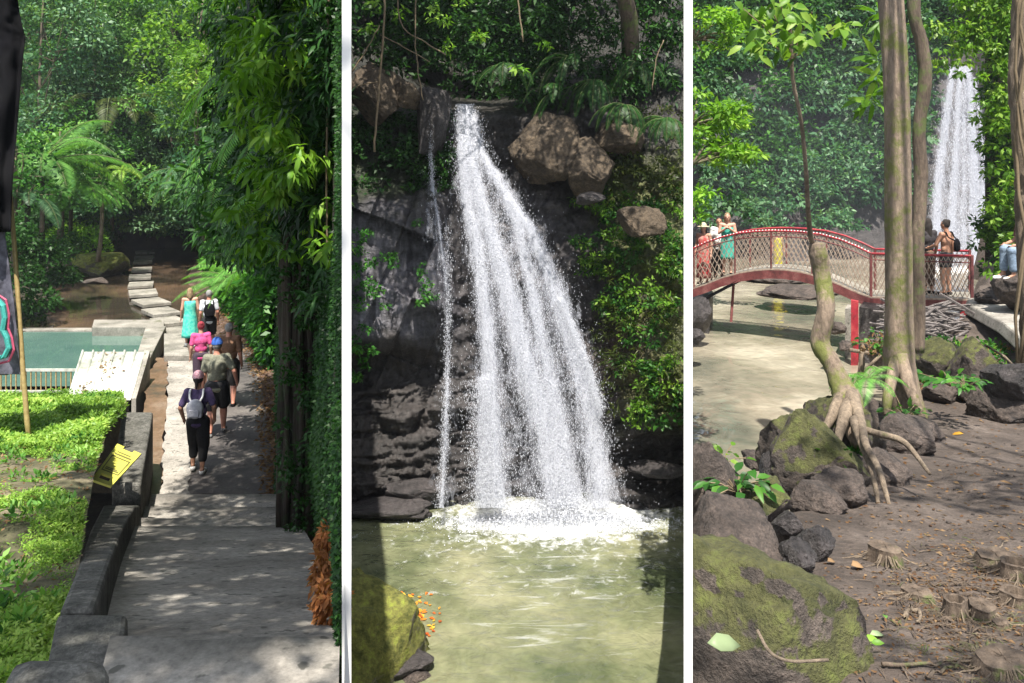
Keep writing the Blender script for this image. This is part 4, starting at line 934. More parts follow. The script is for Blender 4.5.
for (px, py, Y, L, az, lb) in [(556,92,17.9,1.2,(1.8,4.9),'fern drooping over the large tan boulder'),(595,80,17.9,1.3,(2.2,5.4),'fern fanning above the smaller tan boulder'),(640,66,17.8,1.3,(2.4,5.6),'dark fern at the upper right of the waterfall cliff'),(572,60,17.6,1.5,(2,5),'fern high above the tan boulders'),(505,68,17.6,1.1,(2.6,6),'small fern at the edge of the dark hollow'),(625,105,17.0,1.2,(2.4,5.8),'low fern beside the shaded brown boulder'),(668,120,16.8,1.1,(2.6,5.2),'fern at the right edge above the mossy slope')]:
    fern_plant('cliff_fern', W(px, py, Y), 9, L, lb, 'leafD', n=26, pw=.15, azr=az, up=(-.2,.7), droop=1.3, clip=MC)
for i, (pts, Y, r, lb) in enumerate([([(386,-60),(384,20),(379,90),(374,152)],15.6,.022,'long pale hanging vine in front of the brown boulder'),
        ([(420,-60),(415,30),(418,70),(423,100)],16.2,.014,'thin vine above the left trickle'),
        ([(398,-60),(400,20),(425,42),(446,55)],16.0,.014,'slanting bare twig left of the hollow'),
        ([(352,72),(366,50),(380,25)],15.8,.013,'bare twig crossing in front of the left boulder'),
        ([(380,35),(400,45),(430,62)],15.9,.010,'second slanting twig left of the hollow'),
        ([(516,-60),(518,0),(523,42)],16.6,.018,'pale vine hanging right of the hollow'),
        ([(652,90),(656,60),(664,40)],16.4,.012,'pale stem at the upper right of the waterfall view'),
        ([(352,88),(365,84),(378,82)],15.7,.012,'pale stick lying against the brown boulder')]):
    m = MB(); sm = smooth_path(pts, 6); m.tube([W(p[0]+rnd.uniform(-.6,.6), p[1], Y) for p in sm], r, 6)
    tag(m.build('hanging_vine', M['vine'], smooth=True), lb, 'vine')
# ================================================================ RIGHT: earth, river, bridge, trees
RC = (690.5, 1100)
xe = lambda y: ip([(1.5,X(735,1.5)),(3,X(745,3)),(4.2,X(765,4.2)),(5.5,X(790,5.5)),(7,X(835,7)),(9,X(868,9)),(12,X(895,12)),(14.5,X(945,14.5)),(17,X(968,17)),(22,X(985,22)),(30,X(1000,30))], y)
def RZ(x, y):
    z = ip([(1.5,-1.45),(2.5,-1.6),(5,-2.15),(7,-2.55),(9,-2.9),(11,-3.1),(14,-2.95),(18,-2.7),(30,-2.4)], y)
    z += .05*fbm(x*1.1, y*1.1, 4)+.018*fbm(x*4, y*4, 2)
    d = x-xe(y)
    z -= (1-sst(-.9, .25, d+.25*fbm(x, y, 8)))*2.4
    return z
V = []; nx, ny = 170, 190; ys = 1.3+30*(np.linspace(0, 1, ny)**1.7)
for y in ys:
    xa = X(689.2, y)+.0; xb = X(1180, y)
    for i in range(nx): x = xa+(xb-xa)*(i/(nx-1))**1.0; V.append((x, y, RZ(x, y)))
q = [(j*nx+i, j*nx+i+1, (j+1)*nx+i+1, (j+1)*nx+i) for j in range(ny-1) for i in range(nx-1)]
tag(obj('earth_path', npmesh('earth_path', V, [np.array(q)]), M['mud'], smooth=True), kind='structure')
m = MB(); m.add([(X(689.5,2.5),2.5,-4.2), (9,2.5,-4.2), (30,60,-4.2), (X(689.5,60),60,-4.2)], [(0,1,2,3)])
tag(m.build('river', M['river']), kind='structure')
def gp(px, py, x=None):
    """where the line of sight first meets the earth"""
    for k in range(400):
        y = 1.4+.05*k
        if Z(py, y) <= RZ(X(px, y), y): return Vector((X(px, y), y, RZ(X(px, y), y)))
    return W(px, py, 12)
# rocks of the bank
AUTO = {(1000,405),(940,392),(905,438),(865,432),(880,470),(920,430),(842,492),(820,500),(795,560),(815,548)}
def rk(px, py, w, h, Y, lb, mt='rock', **k):
    if (px, py) in AUTO: Y = gp(px, py+h*.30).y
    return rockpx(px, py, w, h, Y, lb, mt, **k)
rk(752,660,200,262,2.75,'huge mossy boulder in the near left corner of the earth path','rockmoss',seed=31,rough=.18,sub=5,dep=.9,fr=1.0,cut=.62)
rk(735,545,110,78,3.9,'bare brown boulder behind the huge mossy one','rock',seed=32,rough=.25,sub=5)
rk(715,492,70,86,5.2,'dark boulder with a leafy weed at the river edge','rock',seed=33,rough=.25,sub=5)
rk(812,470,88,110,6.0,'mossy rock mass under the leaning stump','rockmoss',seed=34,rough=.35,sub=5)
rk(865,432,80,60,7.4,'brown rock hump between the leaning stump and the tall trunk','rock',seed=35,rough=.3,sub=5)
rk(905,438,60,44,7.2,'mossy rock at the foot of the tall trunk','rock',seed=36,rough=.3)
rk(842,492,58,36,5.6,'dark low rock below the stump roots','rock',seed=37,rough=.35)
rk(820,500,48,34,5.4,'rounded rock left of the dark low rock','rock',seed=38,rough=.3)
rk(778,468,36,40,6.6,'dark wet stone by the water left of the mossy rock mass','rockdark',seed=39)
rk(795,560,34,48,4.0,'dark upright stone beside the bare brown boulder','rockdark',seed=40,rough=.4)
rk(815,548,36,40,4.3,'rounded dark stone right of the upright one','rockdark',seed=41,rough=.35)
rk(788,525,30,26,4.6,'small dark stone wedged above the upright one','rockdark',seed=42)
rk(760,462,36,18,8.5,'stone lying at the waterline','rock',seed=43)
rk(1000,405,70,40,7.6,'low mossy stone at the right edge of the earth path','rock',seed=44,rough=.3)
rk(940,392,40,24,9.0,'small mossy stone right of the tall trunk','rock',seed=45)
rk(975,372,60,60,10.6,'mossy rocks holding up the concrete path','rockmoss',seed=46,rough=.4)
rk(940,365,50,44,11.5,'dark mossy rock under the bridge end','rockmoss',seed=47,rough=.4)
rk(1012,380,60,40,9.5,'dark rock under the concrete path edge','rockdark',seed=48,rough=.4)
rk(884,352,34,30,13.5,'grey stone by the bridge pier','rock',seed=49)
rk(698,315,30,34,19,'dark rock at the left foot of the bridge','rockdark',seed=50)
rk(695,335,22,16,17,'small dark rock in the river at the left edge','rockdark',seed=51)
rk(800,292,80,10,24,'low brown rock shelf in the river beyond the bridge','rock',seed=52,dep=.8)
rk(838,328,18,14,16.5,'grey stone in the water left of the pier','rock',seed=53)
rk(845,345,14,10,15.5,'small grey stone at the foot of the pier','rock',seed=54)
cs = [tuple(W(px, py, 26)) for px, py in ((776,262),(765,264),(790,262),(800,266),(812,262),(822,268),(748,266),(835,268))]
for i, c in enumerate(cs): pass
rk(838,430,74,80,6.7,'mossy rock hump right behind the leaning stump base','rockmoss',seed=71,rough=.3)
rk(790,448,56,66,7.3,'steep mossy rock at the waterline left of the stump','rockmoss',seed=72,rough=.3)
rk(880,470,60,40,6.2,'brown rock under the thin side root of the stump','rock',seed=73,rough=.3)
rk(920,430,46,30,7.6,'small brown rock right of the tall trunk foot','rock',seed=74,rough=.3)
rk(764,502,56,46,5.0,'small mossy rock between the dark boulder and the stump rocks','rockmoss',seed=75,rough=.3)
# bridge
P2 = lambda y, px, z: Vector((X(px, y), y, z))
root = empty('footbridge', W(830, 300, 18)); tag(root, 'arched red footbridge with cream diamond lattice railings over the muddy river', 'footbridge'); b = Vector(root.location)
PX = [600, 650, 694, 706, 722, 740, 756, 770, 785, 800, 820, 840, 858, 871, 972]
DP = [316, 301, 287.5, 283.5, 277, 272, 269.5, 268.5, 269, 271, 276, 284, 292, 296.5, 299]
RP = [276, 262, 248, 242.5, 237, 233, 231.4, 230.8, 231, 231.8, 234.2, 239.5, 247, 253.5, 256]
YB = lambda px: 20.8-(px-694)/278*4.2
PX2 = [p for p in PX if p >= 694]; PX2[0] = 694
def bp_(px, h=0, off=0):
    Y = YB(px); base = Vector((X(px, Y), Y, Z(np.interp(px, PX, DP), Y)))
    nrm = Vector((.48, .88, 0)).normalized()
    return base+Vector((0,0,h))+nrm*off-b
def bp_root(px, off):
    Y = YB(px); return Vector((X(px, Y), Y, Z(np.interp(px, PX, DP), Y)))+Vector((.48,.88,0)).normalized()*off
def rl(px, off=0):
    Y = YB(px); nrm = Vector((.48, .88, 0)).normalized(); return Vector((X(px, Y), Y, Z(np.interp(px, PX, RP), Y)))+nrm*off-b
smx = np.linspace(690.5, 972, 110)
WB = 1.15
def strip(name, mat, h0, h1, o0, o1, pxs=smx):
    m = MB(); 
    for p, q_ in zip(pxs, pxs[1:]):
        m.hexa([bp_(p,h0,o0), bp_(q_,h0,o0), bp_(q_,h0,o1), bp_(p,h0,o1)], [bp_(p,h1,o0), bp_(q_,h1,o0), bp_(q_,h1,o1), bp_(p,h1,o1)])
    return m.build(name, mat, root)
strip('deck', M['concpale'], -.06, 0, .05, WB-.05)
strip('side_beam', M['redrust'], -.24, -.035, -.04, .04); strip('side_beam', M['redrust'], -.24, -.035, WB-.04, WB+.04)
strip('edge_strip', M['mesh'], -.033, .0, -.035, .035)
for off in (0, WB):
    m = MB(); m.tube([rl(p, off) for p in smx], .026, 6); m.build('handrail', M['red'], root, smooth=True)
    m = MB(); m.tube([rl(p, off)-Vector((0,0,.14)) for p in smx], .014, 5); m.build('lower_rail', M['redrust'], root, smooth=True)
    for px in ((694,735,771,812,871,922,972) if off == 0 else (700,740,778,820,871,920,971)):
        m = MB(); m.tube([bp_(px,-.1,off), rl(px,off)+Vector((0,0,.02))], .032 if px > 860 else .022, 6); m.build('post', M['redrust'], root)
    m = MB(); N_ = 60; g = np.linspace(690.8, 972, N_)
    def lat(px, t): return bp_(px,.03,off).lerp(rl(px,off)-Vector((0,0,.03)), t)
    k = 4
    for i in range(-k, N_):
        for s in (1, -1):
            pts = []
            for j in range(k+1):
                ii = i+j if s == 1 else i+k-j
                if 0 <= ii < N_: pts.append(lat(g[ii], j/k))
            if len(pts) > 1: m.tube(pts, .0095, 4, cap=False)
    m.build('lattice', M['mesh'], root)
m = MB()
for p in np.linspace(692, 868, 56): m.ball(rl(p)+Vector((0,-.01,.02)), (.018,.018,.016), 5, 4)
m.build('rail_ties', M['white'], root)
m = MB(); m.hexa([P2(17.2,851,-4.3)-b, P2(17.2,858.5,-4.3)-b, P2(17.35,858.5,-4.3)-b, P2(17.35,851,-4.3)-b], [P2(17.2,851,-2.80)-b, P2(17.2,858.5,-2.83)-b, P2(17.35,858.5,-2.83)-b, P2(17.35,851,-2.80)-b]); m.build('support_post', M['red'], root)
m = MB(); m.tube([bp_(731,-.2,.3), W(731,322,20.4)-b], .035, 6); m.build('support_post', M['redrust'], root)
m = MB()
m.hexa([Vector((X(a,y),y,-4.6))-b for a,y in ((859,17.5),(879,17.2),(884,18.3),(866,18.6))], [Vector((X(a,y),y,-3.0))-b for a,y in ((859,17.5),(879,17.2),(884,18.3),(866,18.6))])
m.build('pier', M['rockdark'], root)
m = MB(); m.hexa([Vector((X(a,y),y,-4.6))-b for a,y in ((845,17.9),(852.5,17.8),(856,18.4),(848,18.5))], [Vector((X(a,y),y,-3.1))-b for a,y in ((845,17.9),(852.5,17.8),(856,18.4),(848,18.5))]); m.build('pier', M['conc'], root)
m = MB()
for u in (0, .35, .7, 1.05): m.tube([bp_(691,-.25,u)+Vector((0,0,-.2)), bp_(738,-.22,u)], .05, 4); m.tube([bp_(691,-.28,u), bp_(691,-1.2,u)], .06, 4)
m.build('under_truss', M['dark'], root)
m = MB(); m.hexa([bp_(960,-.55,-.08), bp_(973,-.55,-.08), bp_(973,-.55,1.2), bp_(960,-.55,1.2)], [bp_(960,-.245,-.08), bp_(973,-.245,-.08), bp_(973,-.245,1.2), bp_(960,-.245,1.2)]); m.build('end_plate', M['red'], root)
m = MB(); c = [(X(a,y),y) for a,y in ((600,20.5),(703,20.5),(706,22.5),(640,22.5))]; 
m.hexa([Vector((X(a,y),y,-4.8)) for a,y in ((690.8,20.9),(709,20.5),(713,22.3),(690.8,22.6))], [Vector((X(a,y),y,-3.35)) for a,y in ((690.8,20.9),(709,20.5),(713,22.3),(690.8,22.6))])
tag(m.build('abutment', M['rockdark'], bevel=.05), 'dark stone abutment under the left end of the red bridge', 'abutment')
# concrete path at the right end
V0 = [W(968,298,16.4), W(1010,296,16.0), W(1060,306,15), W(1070,350,11), W(1030,345,11.6), W(1003,322,13.2), W(968,304,15.6)]
m = MB(); n_ = len(V0); m.add([v for v in V0]+[v-Vector((.05,-.05,.2)) for v in V0], [tuple(range(n_))[::-1], tuple(range(n_, 2*n_))]+[(i, (i+1) % n_, n_+(i+1) % n_, n_+i) for i in range(n_)])
import bmesh
o = m.build('concrete_path', M['conc'], bevel=.03); bm = bmesh.new(); bm.from_mesh(o.data); bmesh.ops.recalc_face_normals(bm, faces=bm.faces); bm.to_mesh(o.data); bm.free(); tag(o, kind='structure')
# brushwood under the bridge
m = MB()
for i in range(150):
    px = rnd.uniform(884, 962); py = rnd.uniform(306, 346); Y = 15.6+rnd.uniform(-.8, .5)-(py-305)*.02; c = W(px, py, Y); a = rnd.gauss(.15, .35); l = rnd.uniform(.25, .9)
    d = Vector((math.cos(a), rnd.uniform(-.3,.3), math.sin(a)*.8-.15))*l; m.tube([c-d/2, c+Vector((0,0,rnd.uniform(-.03,.05))), c+d/2], rnd.uniform(.012,.032), 5)
tag(m.build('brushwood', M['woodgrey']), 'pile of grey brushwood jammed under the right end of the bridge', 'brushwood', kind='stuff')
m = MB()
for (a, c, Y, r) in (((858,388),(862,344),12.5,.05),((850,350),(896,362),13.5,.035),((863,372),(884,352),13,.03),((880,345),(905,368),12.6,.03),((985,345),(1020,372),11,.02),((870,380),(900,352),12.4,.03)):
    m = MB(); m.tube([W(*a, Y), W((a[0]+c[0])/2+2, (a[1]+c[1])/2-2, Y), W(*c, Y)], [r, r*.9, r*.6], 7)
    nm = {(858,388):'upright pale plank-like branch below the pier',(850,350):'grey branch lying left of the tall trunk',(863,372):'short broken branch behind the stump',(880,345):'thin branch leaning by the tall trunk',(985,345):'thin dead branch under the concrete path edge',(870,380):'slanting pale branch at the tall trunk foot'}[a]
    tag(m.build('dead_branch', M['barkpale'], smooth=True), nm, 'branch')
# trunks
def trunk(name, prof_, mat, label, cat='tree', n=12, jit=.05, extra=None, nb='trunk', dens=8):
    """prof_: (px, py, Y, half width px)"""
    root = empty(name, W(*prof_[-1][:3])); tag(root, label, cat); b = Vector(root.location)
    sp = smooth_path([tuple(W(p[0],p[1],p[2]))+(p[3]*p[2]/F,) for p in prof_], dens); m = MB()
    m.tube([Vector(p[:3])-b for p in sp], [p[3] for p in sp], n, jit=jit)
    m.build(nb, M[mat], root, smooth=True); return root
ta = trunk('tall_tree', [(880,-190,9.6,12),(886,-60,9.5,12),(893,30,9.4,12),(897,110,9.35,12),(898,200,9.3,12.5),(899,300,9.3,13),(899,360,9.25,15),(902,395,9.2,18),(904,418,9.2,22)], 'barkmoss', 'tall straight mossy tree trunk standing right of the leaning stump', n=20, jit=.025)
b = Vector(ta.location); m = MB()
m.tube([W(900,355,9.1)-b, W(910,390,8.9)-b, W(921,418,8.7)-b], [.08,.07,.05], 8); m.tube([W(896,360,9.1)-b, W(888,395,8.9)-b, W(886,415,8.8)-b], [.07,.06,.04], 8); m.build('root_flare', M['barkmoss'], ta, smooth=True)
cs, rr = [], []
for i in range(26):
    yy = rnd.uniform(-2.0, 2.9); c = (rnd.uniform(1.5+.25*max(yy,0), 5.6), yy, rnd.uniform(5.2, 7.6)); cs.append(c); rr.append(rnd.uniform(.2, .5))
o = leafobj('crown', blob_leaves(cs, rr, 420, .14, .08, flat=.5, rough=.9), M['leafE'], keep=lambda P: P[:,2] > .2125*P[:,1]+.3); o.parent = ta; o.location = -ta.location
m = MB()
for c in cs[::9]: m.tube([W(888,-190,9.5)-b, (W(888,-190,9.5)*.4+Vector(c)*.6)-b+Vector((rnd.uniform(-.8,.8),0,.4)), Vector(c)-b], [.04,.025,.01], 5)
m.build('limbs', M['bark'], ta, smooth=True)
tb = trunk('thin_tree', [(905,-190,10.2,6),(915,-60,10.2,6),(914,10,10.2,6),(922,45,10.2,6),(925,80,10.2,6.5),(919,130,10.2,6),(921,180,10.2,6.5),(918,240,10.1,6),(919,300,10.1,6),(917,352,10.1,7)], 'bark', 'thin crooked tree trunk close behind the tall straight one', n=12)
tc = trunk('leaning_stump', [(817,243,7.0,7),(818,252,7.0,9),(822,275,7.0,8.5),(826,310,6.9,8.5),(820,342,6.9,9.5),(831,362,6.8,9),(841,385,6.7,11),(848,402,6.6,14),(854,425,6.4,11),(860,445,6.2,8)], 'barkmoss', 'crooked leaning stump with a cut top and long exposed roots', n=16, jit=.05)
b = Vector(tc.location)
for pts in ([(850,395,6.6,9),(860,420,6.2,5),(866,445,5.7,3.8),(879,470,5.4,3.2),(890,508,5.1,2)], [(854,420,6.2,5),(862,445,5.8,3.6),(872,470,5.5,3),(879,508,5.15,2)], [(850,405,6.5,9),(842,425,6.2,5.5),(836,448,6,3)], [(856,428,6.1,4),(880,434,5.95,3.5),(905,443,5.8,3),(930,474,5.45,1.6)], [(842,398,6.6,8),(830,420,6.4,4.5),(818,442,6.3,2.5)]):
    sp = smooth_path([tuple(W(*p[:3]))+(p[3]*p[2]/F,) for p in pts], 6); m = MB(); m.tube([Vector(p[:3])-b for p in sp], [p[3] for p in sp], 9, jit=.06); m.build('root', M['barkpale'], tc, smooth=True)
td = trunk('sapling', [(787,-5,6.0,1.5),(790,30,6.0,2),(793,80,6.1,2),(801,120,6.2,2),(806,170,6.4,2.2),(810,232,6.9,2.6),(818,262,7.25,2.8),(822,310,7.35,3),(821,345,7.4,3.2),(836,380,7.5,3.6),(852,420,7.5,4)], 'barkpale', 'slim sapling with big bright leaves standing behind the leaning stump', n=7, nb='stem')
b = np.array(td.location); n = 150; pc = np.array([(742,8),(757,14),(770,8),(775,22),(790,12),(800,20),(812,12),(760,28),(783,32),(797,30),(770,42),(788,45),(805,40),(822,30),(835,28),(846,26),(780,2),(815,45),(752,38),(765,46)])
cs = pc[R.integers(0, len(pc), n)]+R.normal(size=(n, 2))*5; Y = 5.9+R.normal(size=n)*.25
P = np.stack([(cs[:,0]-512)/F*Y, Y, -(cs[:,1]-HY)/F*Y], 1)-b
obj('leaves', leaves('leaves', P, np.stack([R.normal(0,1,n), R.normal(0,.6,n), R.normal(-.5,.3,n)],1), np.stack([R.normal(0,.4,n), R.normal(-.7,.3,n), np.full(n,.7)],1), R.uniform(.07,.15,n), R.uniform(.05,.08,n), R.random(n), shape='long'), M['leafB'], td)
m = MB()
for p in pc[::2]: m.tube([W(792,60,6.05)-Vector(b), W((p[0]+792)/2,(p[1]+50)/2,6)-Vector(b), W(p[0],p[1],5.9)-Vector(b)], .005, 4)
m.build('twig', M['vine'], td)
te = trunk('vine_tree', [(1030,-190,10.5,11),(1026,-60,10.4,11),(1023,20,10.4,10),(1021,80,10.4,11),(1024,140,10.3,10),(1027,200,10.3,11),(1032,290,10.2,12),(1038,370,10.2,14)], 'barkpale', 'vine-wrapped tree trunk at the far right edge', n=14, jit=.12)
b = Vector(te.location)
for k in range(7):
    m = MB(); a0 = rnd.uniform(0, 6); m.tube([W(1026+11*math.cos(a0+t*1.1+k), 380-62*t, 10.25-.2*abs(math.sin(a0+t*1.1+k)))-b for t in range(8)], rnd.uniform(.010,.022), 6); m.build('vine', M['vine'], te, smooth=True)
# background slope and cliff beyond the river
V = []
for j in range(50):
    for i in range(70):
        px = 689.3+(1150-689.3)*i/69; py = 295-420*j/49; Y = 37+(295-py)/420*12+1.6*fbm(px*.012, py*.02, 3)-(3.0*sst(960, 1010, px)); V.append(tuple(W(px, py, Y)))
q = [(j*70+i, j*70+i+1, (j+1)*70+i+1, (j+1)*70+i) for j in range(49) for i in range(69)]
tag(obj('far_cliff', npmesh('far_cliff', V, [np.array(q)]), M['rockdark'], smooth=True), kind='structure')
fY = lambda px, py: 37+(295-py)/420*12-.6
def rpatch(name, spots, L, Wd, mat, label, cat, per, yf, **k): return patch(name, spots, L, Wd, mat, label, cat, per, clip=RC, yf=yf, **k)
def inR(px, py): return not (925 < px < 1000 and py > 60)
sp = [(rnd.uniform(690, 945), rnd.uniform(-40, 225), rnd.uniform(12, 24)) for _ in range(300)]
sp = [s for s in sp if inR(s[0], s[1]) and (s[1] < 215-25*abs(math.sin(s[0]*.05)) )]  # leaf tones below paint haze and shade into one forest
rpatch('hanging_forest', sp[::3], .34, .17, 'leafC', 'blue-green forest with haze put into its leaf colour, hanging on the far cliff beyond the bridge', 'forest', 190, fY)
rpatch('hanging_forest', sp[1::3], .3, .14, 'leafA', 'mid-green forest hanging on the far cliff beyond the bridge', 'forest', 190, fY)
rpatch('hanging_forest', sp[2::3], .36, .15, 'leafD', 'deep green forest on the far cliff, coloured as if shaded', 'forest', 190, fY)
rpatch('creepers', [(rnd.uniform(700, 880), rnd.uniform(150, 232), rnd.uniform(8, 14)) for _ in range(60)], .26, .12, 'leafC', 'creepers trailing down the dark far cliff above the river', 'creepers', 240, lambda a, c: fY(a, c)-1.0)
# waterfall beyond the bridge
fy2 = lambda px, py: 34.6+(270-py)/210*1.2
e2 = [(66,944,978),(100,938,984),(150,932,989),(200,927,990),(240,926,990),(292,925,992)]
r2 = [([(953,66),(946,120),(938,180),(934,240),(931,292)],4.5,.75), ([(968,66),(972,120),(974,180),(976,240),(978,292)],4.5,.8), ([(960,66),(957,140),(953,200),(951,292)],4,.55), ([(964,66),(964,140),(963,292)],3,.3), ([(975,80),(984,150),(985,292)],3,.6)]
fall('far_waterfall', fy2, e2, r2, 14000, None, RC, size=.008, trail=8, bg=.4, base=.2)
foam('river_foam', 880, 1010, 30, 35, -4.19, 955, 34.0, 45, 1.6, .62, 3)
# right bank mound
V = []
for j in range(40):
    for i in range(40):
        px = 985+200*i/39; t = j/39; Y = 26-8*sst(990, 1100, px)+2*t+.5*fbm(px*.02, t*4, 6); V.append((X(px, Y), Y, -3+14*t))
q = [(j*40+i, j*40+i+1, (j+1)*40+i+1, (j+1)*40+i) for j in range(39) for i in range(39)]
tag(obj('river_bank', npmesh('river_bank', V, [np.array(q)]), M['soil'], smooth=True), kind='structure')
sp = [(rnd.uniform(986, 1060), rnd.uniform(-30, 290), rnd.uniform(8, 15)) for _ in range(150)]
yb = lambda a, c: 23.5-5*sst(990, 1060, a)
rpatch('creepers', sp[::2], .17, .08, 'leafA', 'green creepers hanging beside the far waterfall', 'creepers', 620, yb)
rpatch('creepers', sp[1::2], .17, .08, 'leafB', 'creepers coloured as if sunlit, hanging beside the far waterfall', 'creepers', 560, yb)  # sunlight here is only the yellower leaf colour
sp = [(rnd.uniform(990, 1014), rnd.uniform(90, 285), rnd.uniform(4, 8)) for _ in range(40)]+[(rnd.uniform(936, 1015), rnd.uniform(-30, 75), rnd.uniform(7, 12)) for _ in range(55)]+[(rnd.uniform(975, 1012), rnd.uniform(60, 130), rnd.uniform(5, 9)) for _ in range(16)]
rpatch('overhang_leaves', sp, .12, .055, 'leafB', 'bright leaves overhanging the top of the far waterfall', 'leaves', 800, lambda a, c: 15.0, droop=.9)
for (px, py, w, h, Y, n, lb, mt) in [(722,30,60,60,12,26,'bright branches at the upper left of the river view','leafB'),(715,115,60,50,11,26,'sunlit yellow-green shrub branch over the river','leafB'),(722,155,58,44,10.5,24,'large bright spray of leaves left of the river','leafB'),(700,200,16,50,10.5,6,'small bright leaves beside the hatted walker','leafB')]:
    cs = []; rr = []
    for k in range(n):
        a = rnd.random()**.7; c = rnd.uniform(-1, 1)*(1-a*.6); cs.append(tuple(W(px-w*.6+a*w*1.1, py+c*h*.5, Y+rnd.uniform(-.5,.5)))); rr.append(rnd.uniform(.09,.2))
    root = empty('leafy_branch', W(691.5, py+10, Y)); tag(root, lb, 'branch')
    o = leafobj('leaves', blob_leaves(cs, rr, 1500, .10, .05, flat=.4, up=1.2, rough=.9), M[mt], clip=RC); o.parent = root; o.location = -root.location
    m = MB(); b = Vector(root.location)
    for k in range(0, n, 2): m.tube([Vector((0,0,0)), (Vector(cs[k])-b)*.5+Vector((0,0,.05)), Vector(cs[k])-b], [.018,.012,.005], 5)
    m.build('stem', M['bark'], root)
rpatch('blue_green_leaves', [(rnd.uniform(700, 760), rnd.uniform(-20, 220), rnd.uniform(8, 14)) for _ in range(30)], .2, .1, 'leafC', 'blue-green leaves behind the bright branches', 'leaves', 330, lambda a, c: 24)  # plain blue-green leaf colour
rpatch('dark_leaves', [(880,60,6),(875,80,6),(868,100,5),(884,20,8)], .35, .09, 'leafB', 'long bright leaf spray left of the tall trunk', 'leaves', 90, lambda a, c: 10.5, shape='long')
# low plants on the earth side
def low(spots, L, Wd, mat, label, cat, per, r=.12, kind='stuff', shape='quad', droop=-.2):
    cs = []
    for px, py, dz in spots: p = gp(px, py); cs.append((p.x, p.y, p.z+dz))
    o = leafobj(cat.replace(' ', '_'), blob_leaves(cs, [r*rnd.uniform(.7, 1.3) for _ in cs], per, L, Wd, droop=droop, rough=.9, flat=.6), M[mat], clip=RC, shape=shape); tag(o, label, cat, kind=kind)
low([(rnd.uniform(868, 1000), rnd.uniform(346, 392), .05) for _ in range(60)], .09, .045, 'leafA', 'low green plants between the trunks and the concrete path', 'ground plants', 900, .2)
low([(rnd.uniform(925, 1000), rnd.uniform(350, 395), .05) for _ in range(34)], .11, .05, 'leafB', 'pale bright plants in the litter right of the tall trunk', 'ground plants', 500, .16)
low([(rnd.uniform(868, 1010), rnd.uniform(345, 400), .02) for _ in range(60)], .09, .03, 'dry', 'dead leaves and litter right of the trunks', 'leaf litter', 700, .2)
low([(rnd.uniform(805, 860), rnd.uniform(425, 490), .22) for _ in range(46)], .06, .04, 'leafA', 'small ferny weeds around the stump roots', 'weeds', 1300, .09)
low([(rnd.uniform(775, 812), rnd.uniform(470, 500), .15) for _ in range(16)], .05, .03, 'fern', 'light green weeds left of the mossy rock mass', 'weeds', 1500, .07)
for (px, py, Y, r, n_, lb) in [(738,485,5.0,.16,34,'leafy weed growing on the dark boulder'),(722,458,6.0,.10,16,'small plant at the river edge on the dark boulder'),(950,382,9.3,.2,40,'broad-leaved plant with bluish leaves right of the trunks'),(965,385,8.8,.15,30,'bright green plant beside the small mossy stone'),(780,640,2.95,.04,8,'tiny green seedling at the foot of the huge mossy boulder'),(860,652,2.75,.045,7,'blade-leaved seedling on the bare earth'),(905,415,8.6,.16,36,'ivy at the foot of the tall trunk'),(700,452,7,.1,14,'thin weed by the river at the left edge'),(880,345,12,.3,30,'dark bush left of the tall trunk')]:
    root = empty('weed', W(px, py, Y)); tag(root, lb, 'plant'); P = R.normal(size=(n_, 3))*[r, r, r*.5]*.7; P[:,2] = np.abs(P[:,2]); b = np.array(root.location); P = P[wedge(P+b, *RC)]; n = len(P)
    obj('leaves', leaves('leaves', P, np.stack([P[:,0]*6+R.normal(size=n)*.3, P[:,1]*6-.3, R.normal(0,.3,n)],1)+1e-3, np.stack([R.normal(0,.3,n), R.normal(-.4,.3,n), np.ones(n)],1), R.uniform(.35,.7,n)*min(r,.2)+.02, R.uniform(.2,.35,n)*min(r,.2)+.01, R.random(n), shape='long'), M['leafA' if n_ > 20 else 'leafB'], root)
    m = MB()
    for p in P[::2]: m.tube([(0,0,-.05), tuple(p*.6), tuple(p)], .004, 4)
    m.build('stem', M['vine'], root)
fern_plant('fern', W(868,378,8.2), 9, .5, 'bright little fern between stump and tall trunk', 'fern', n=22, clip=RC)
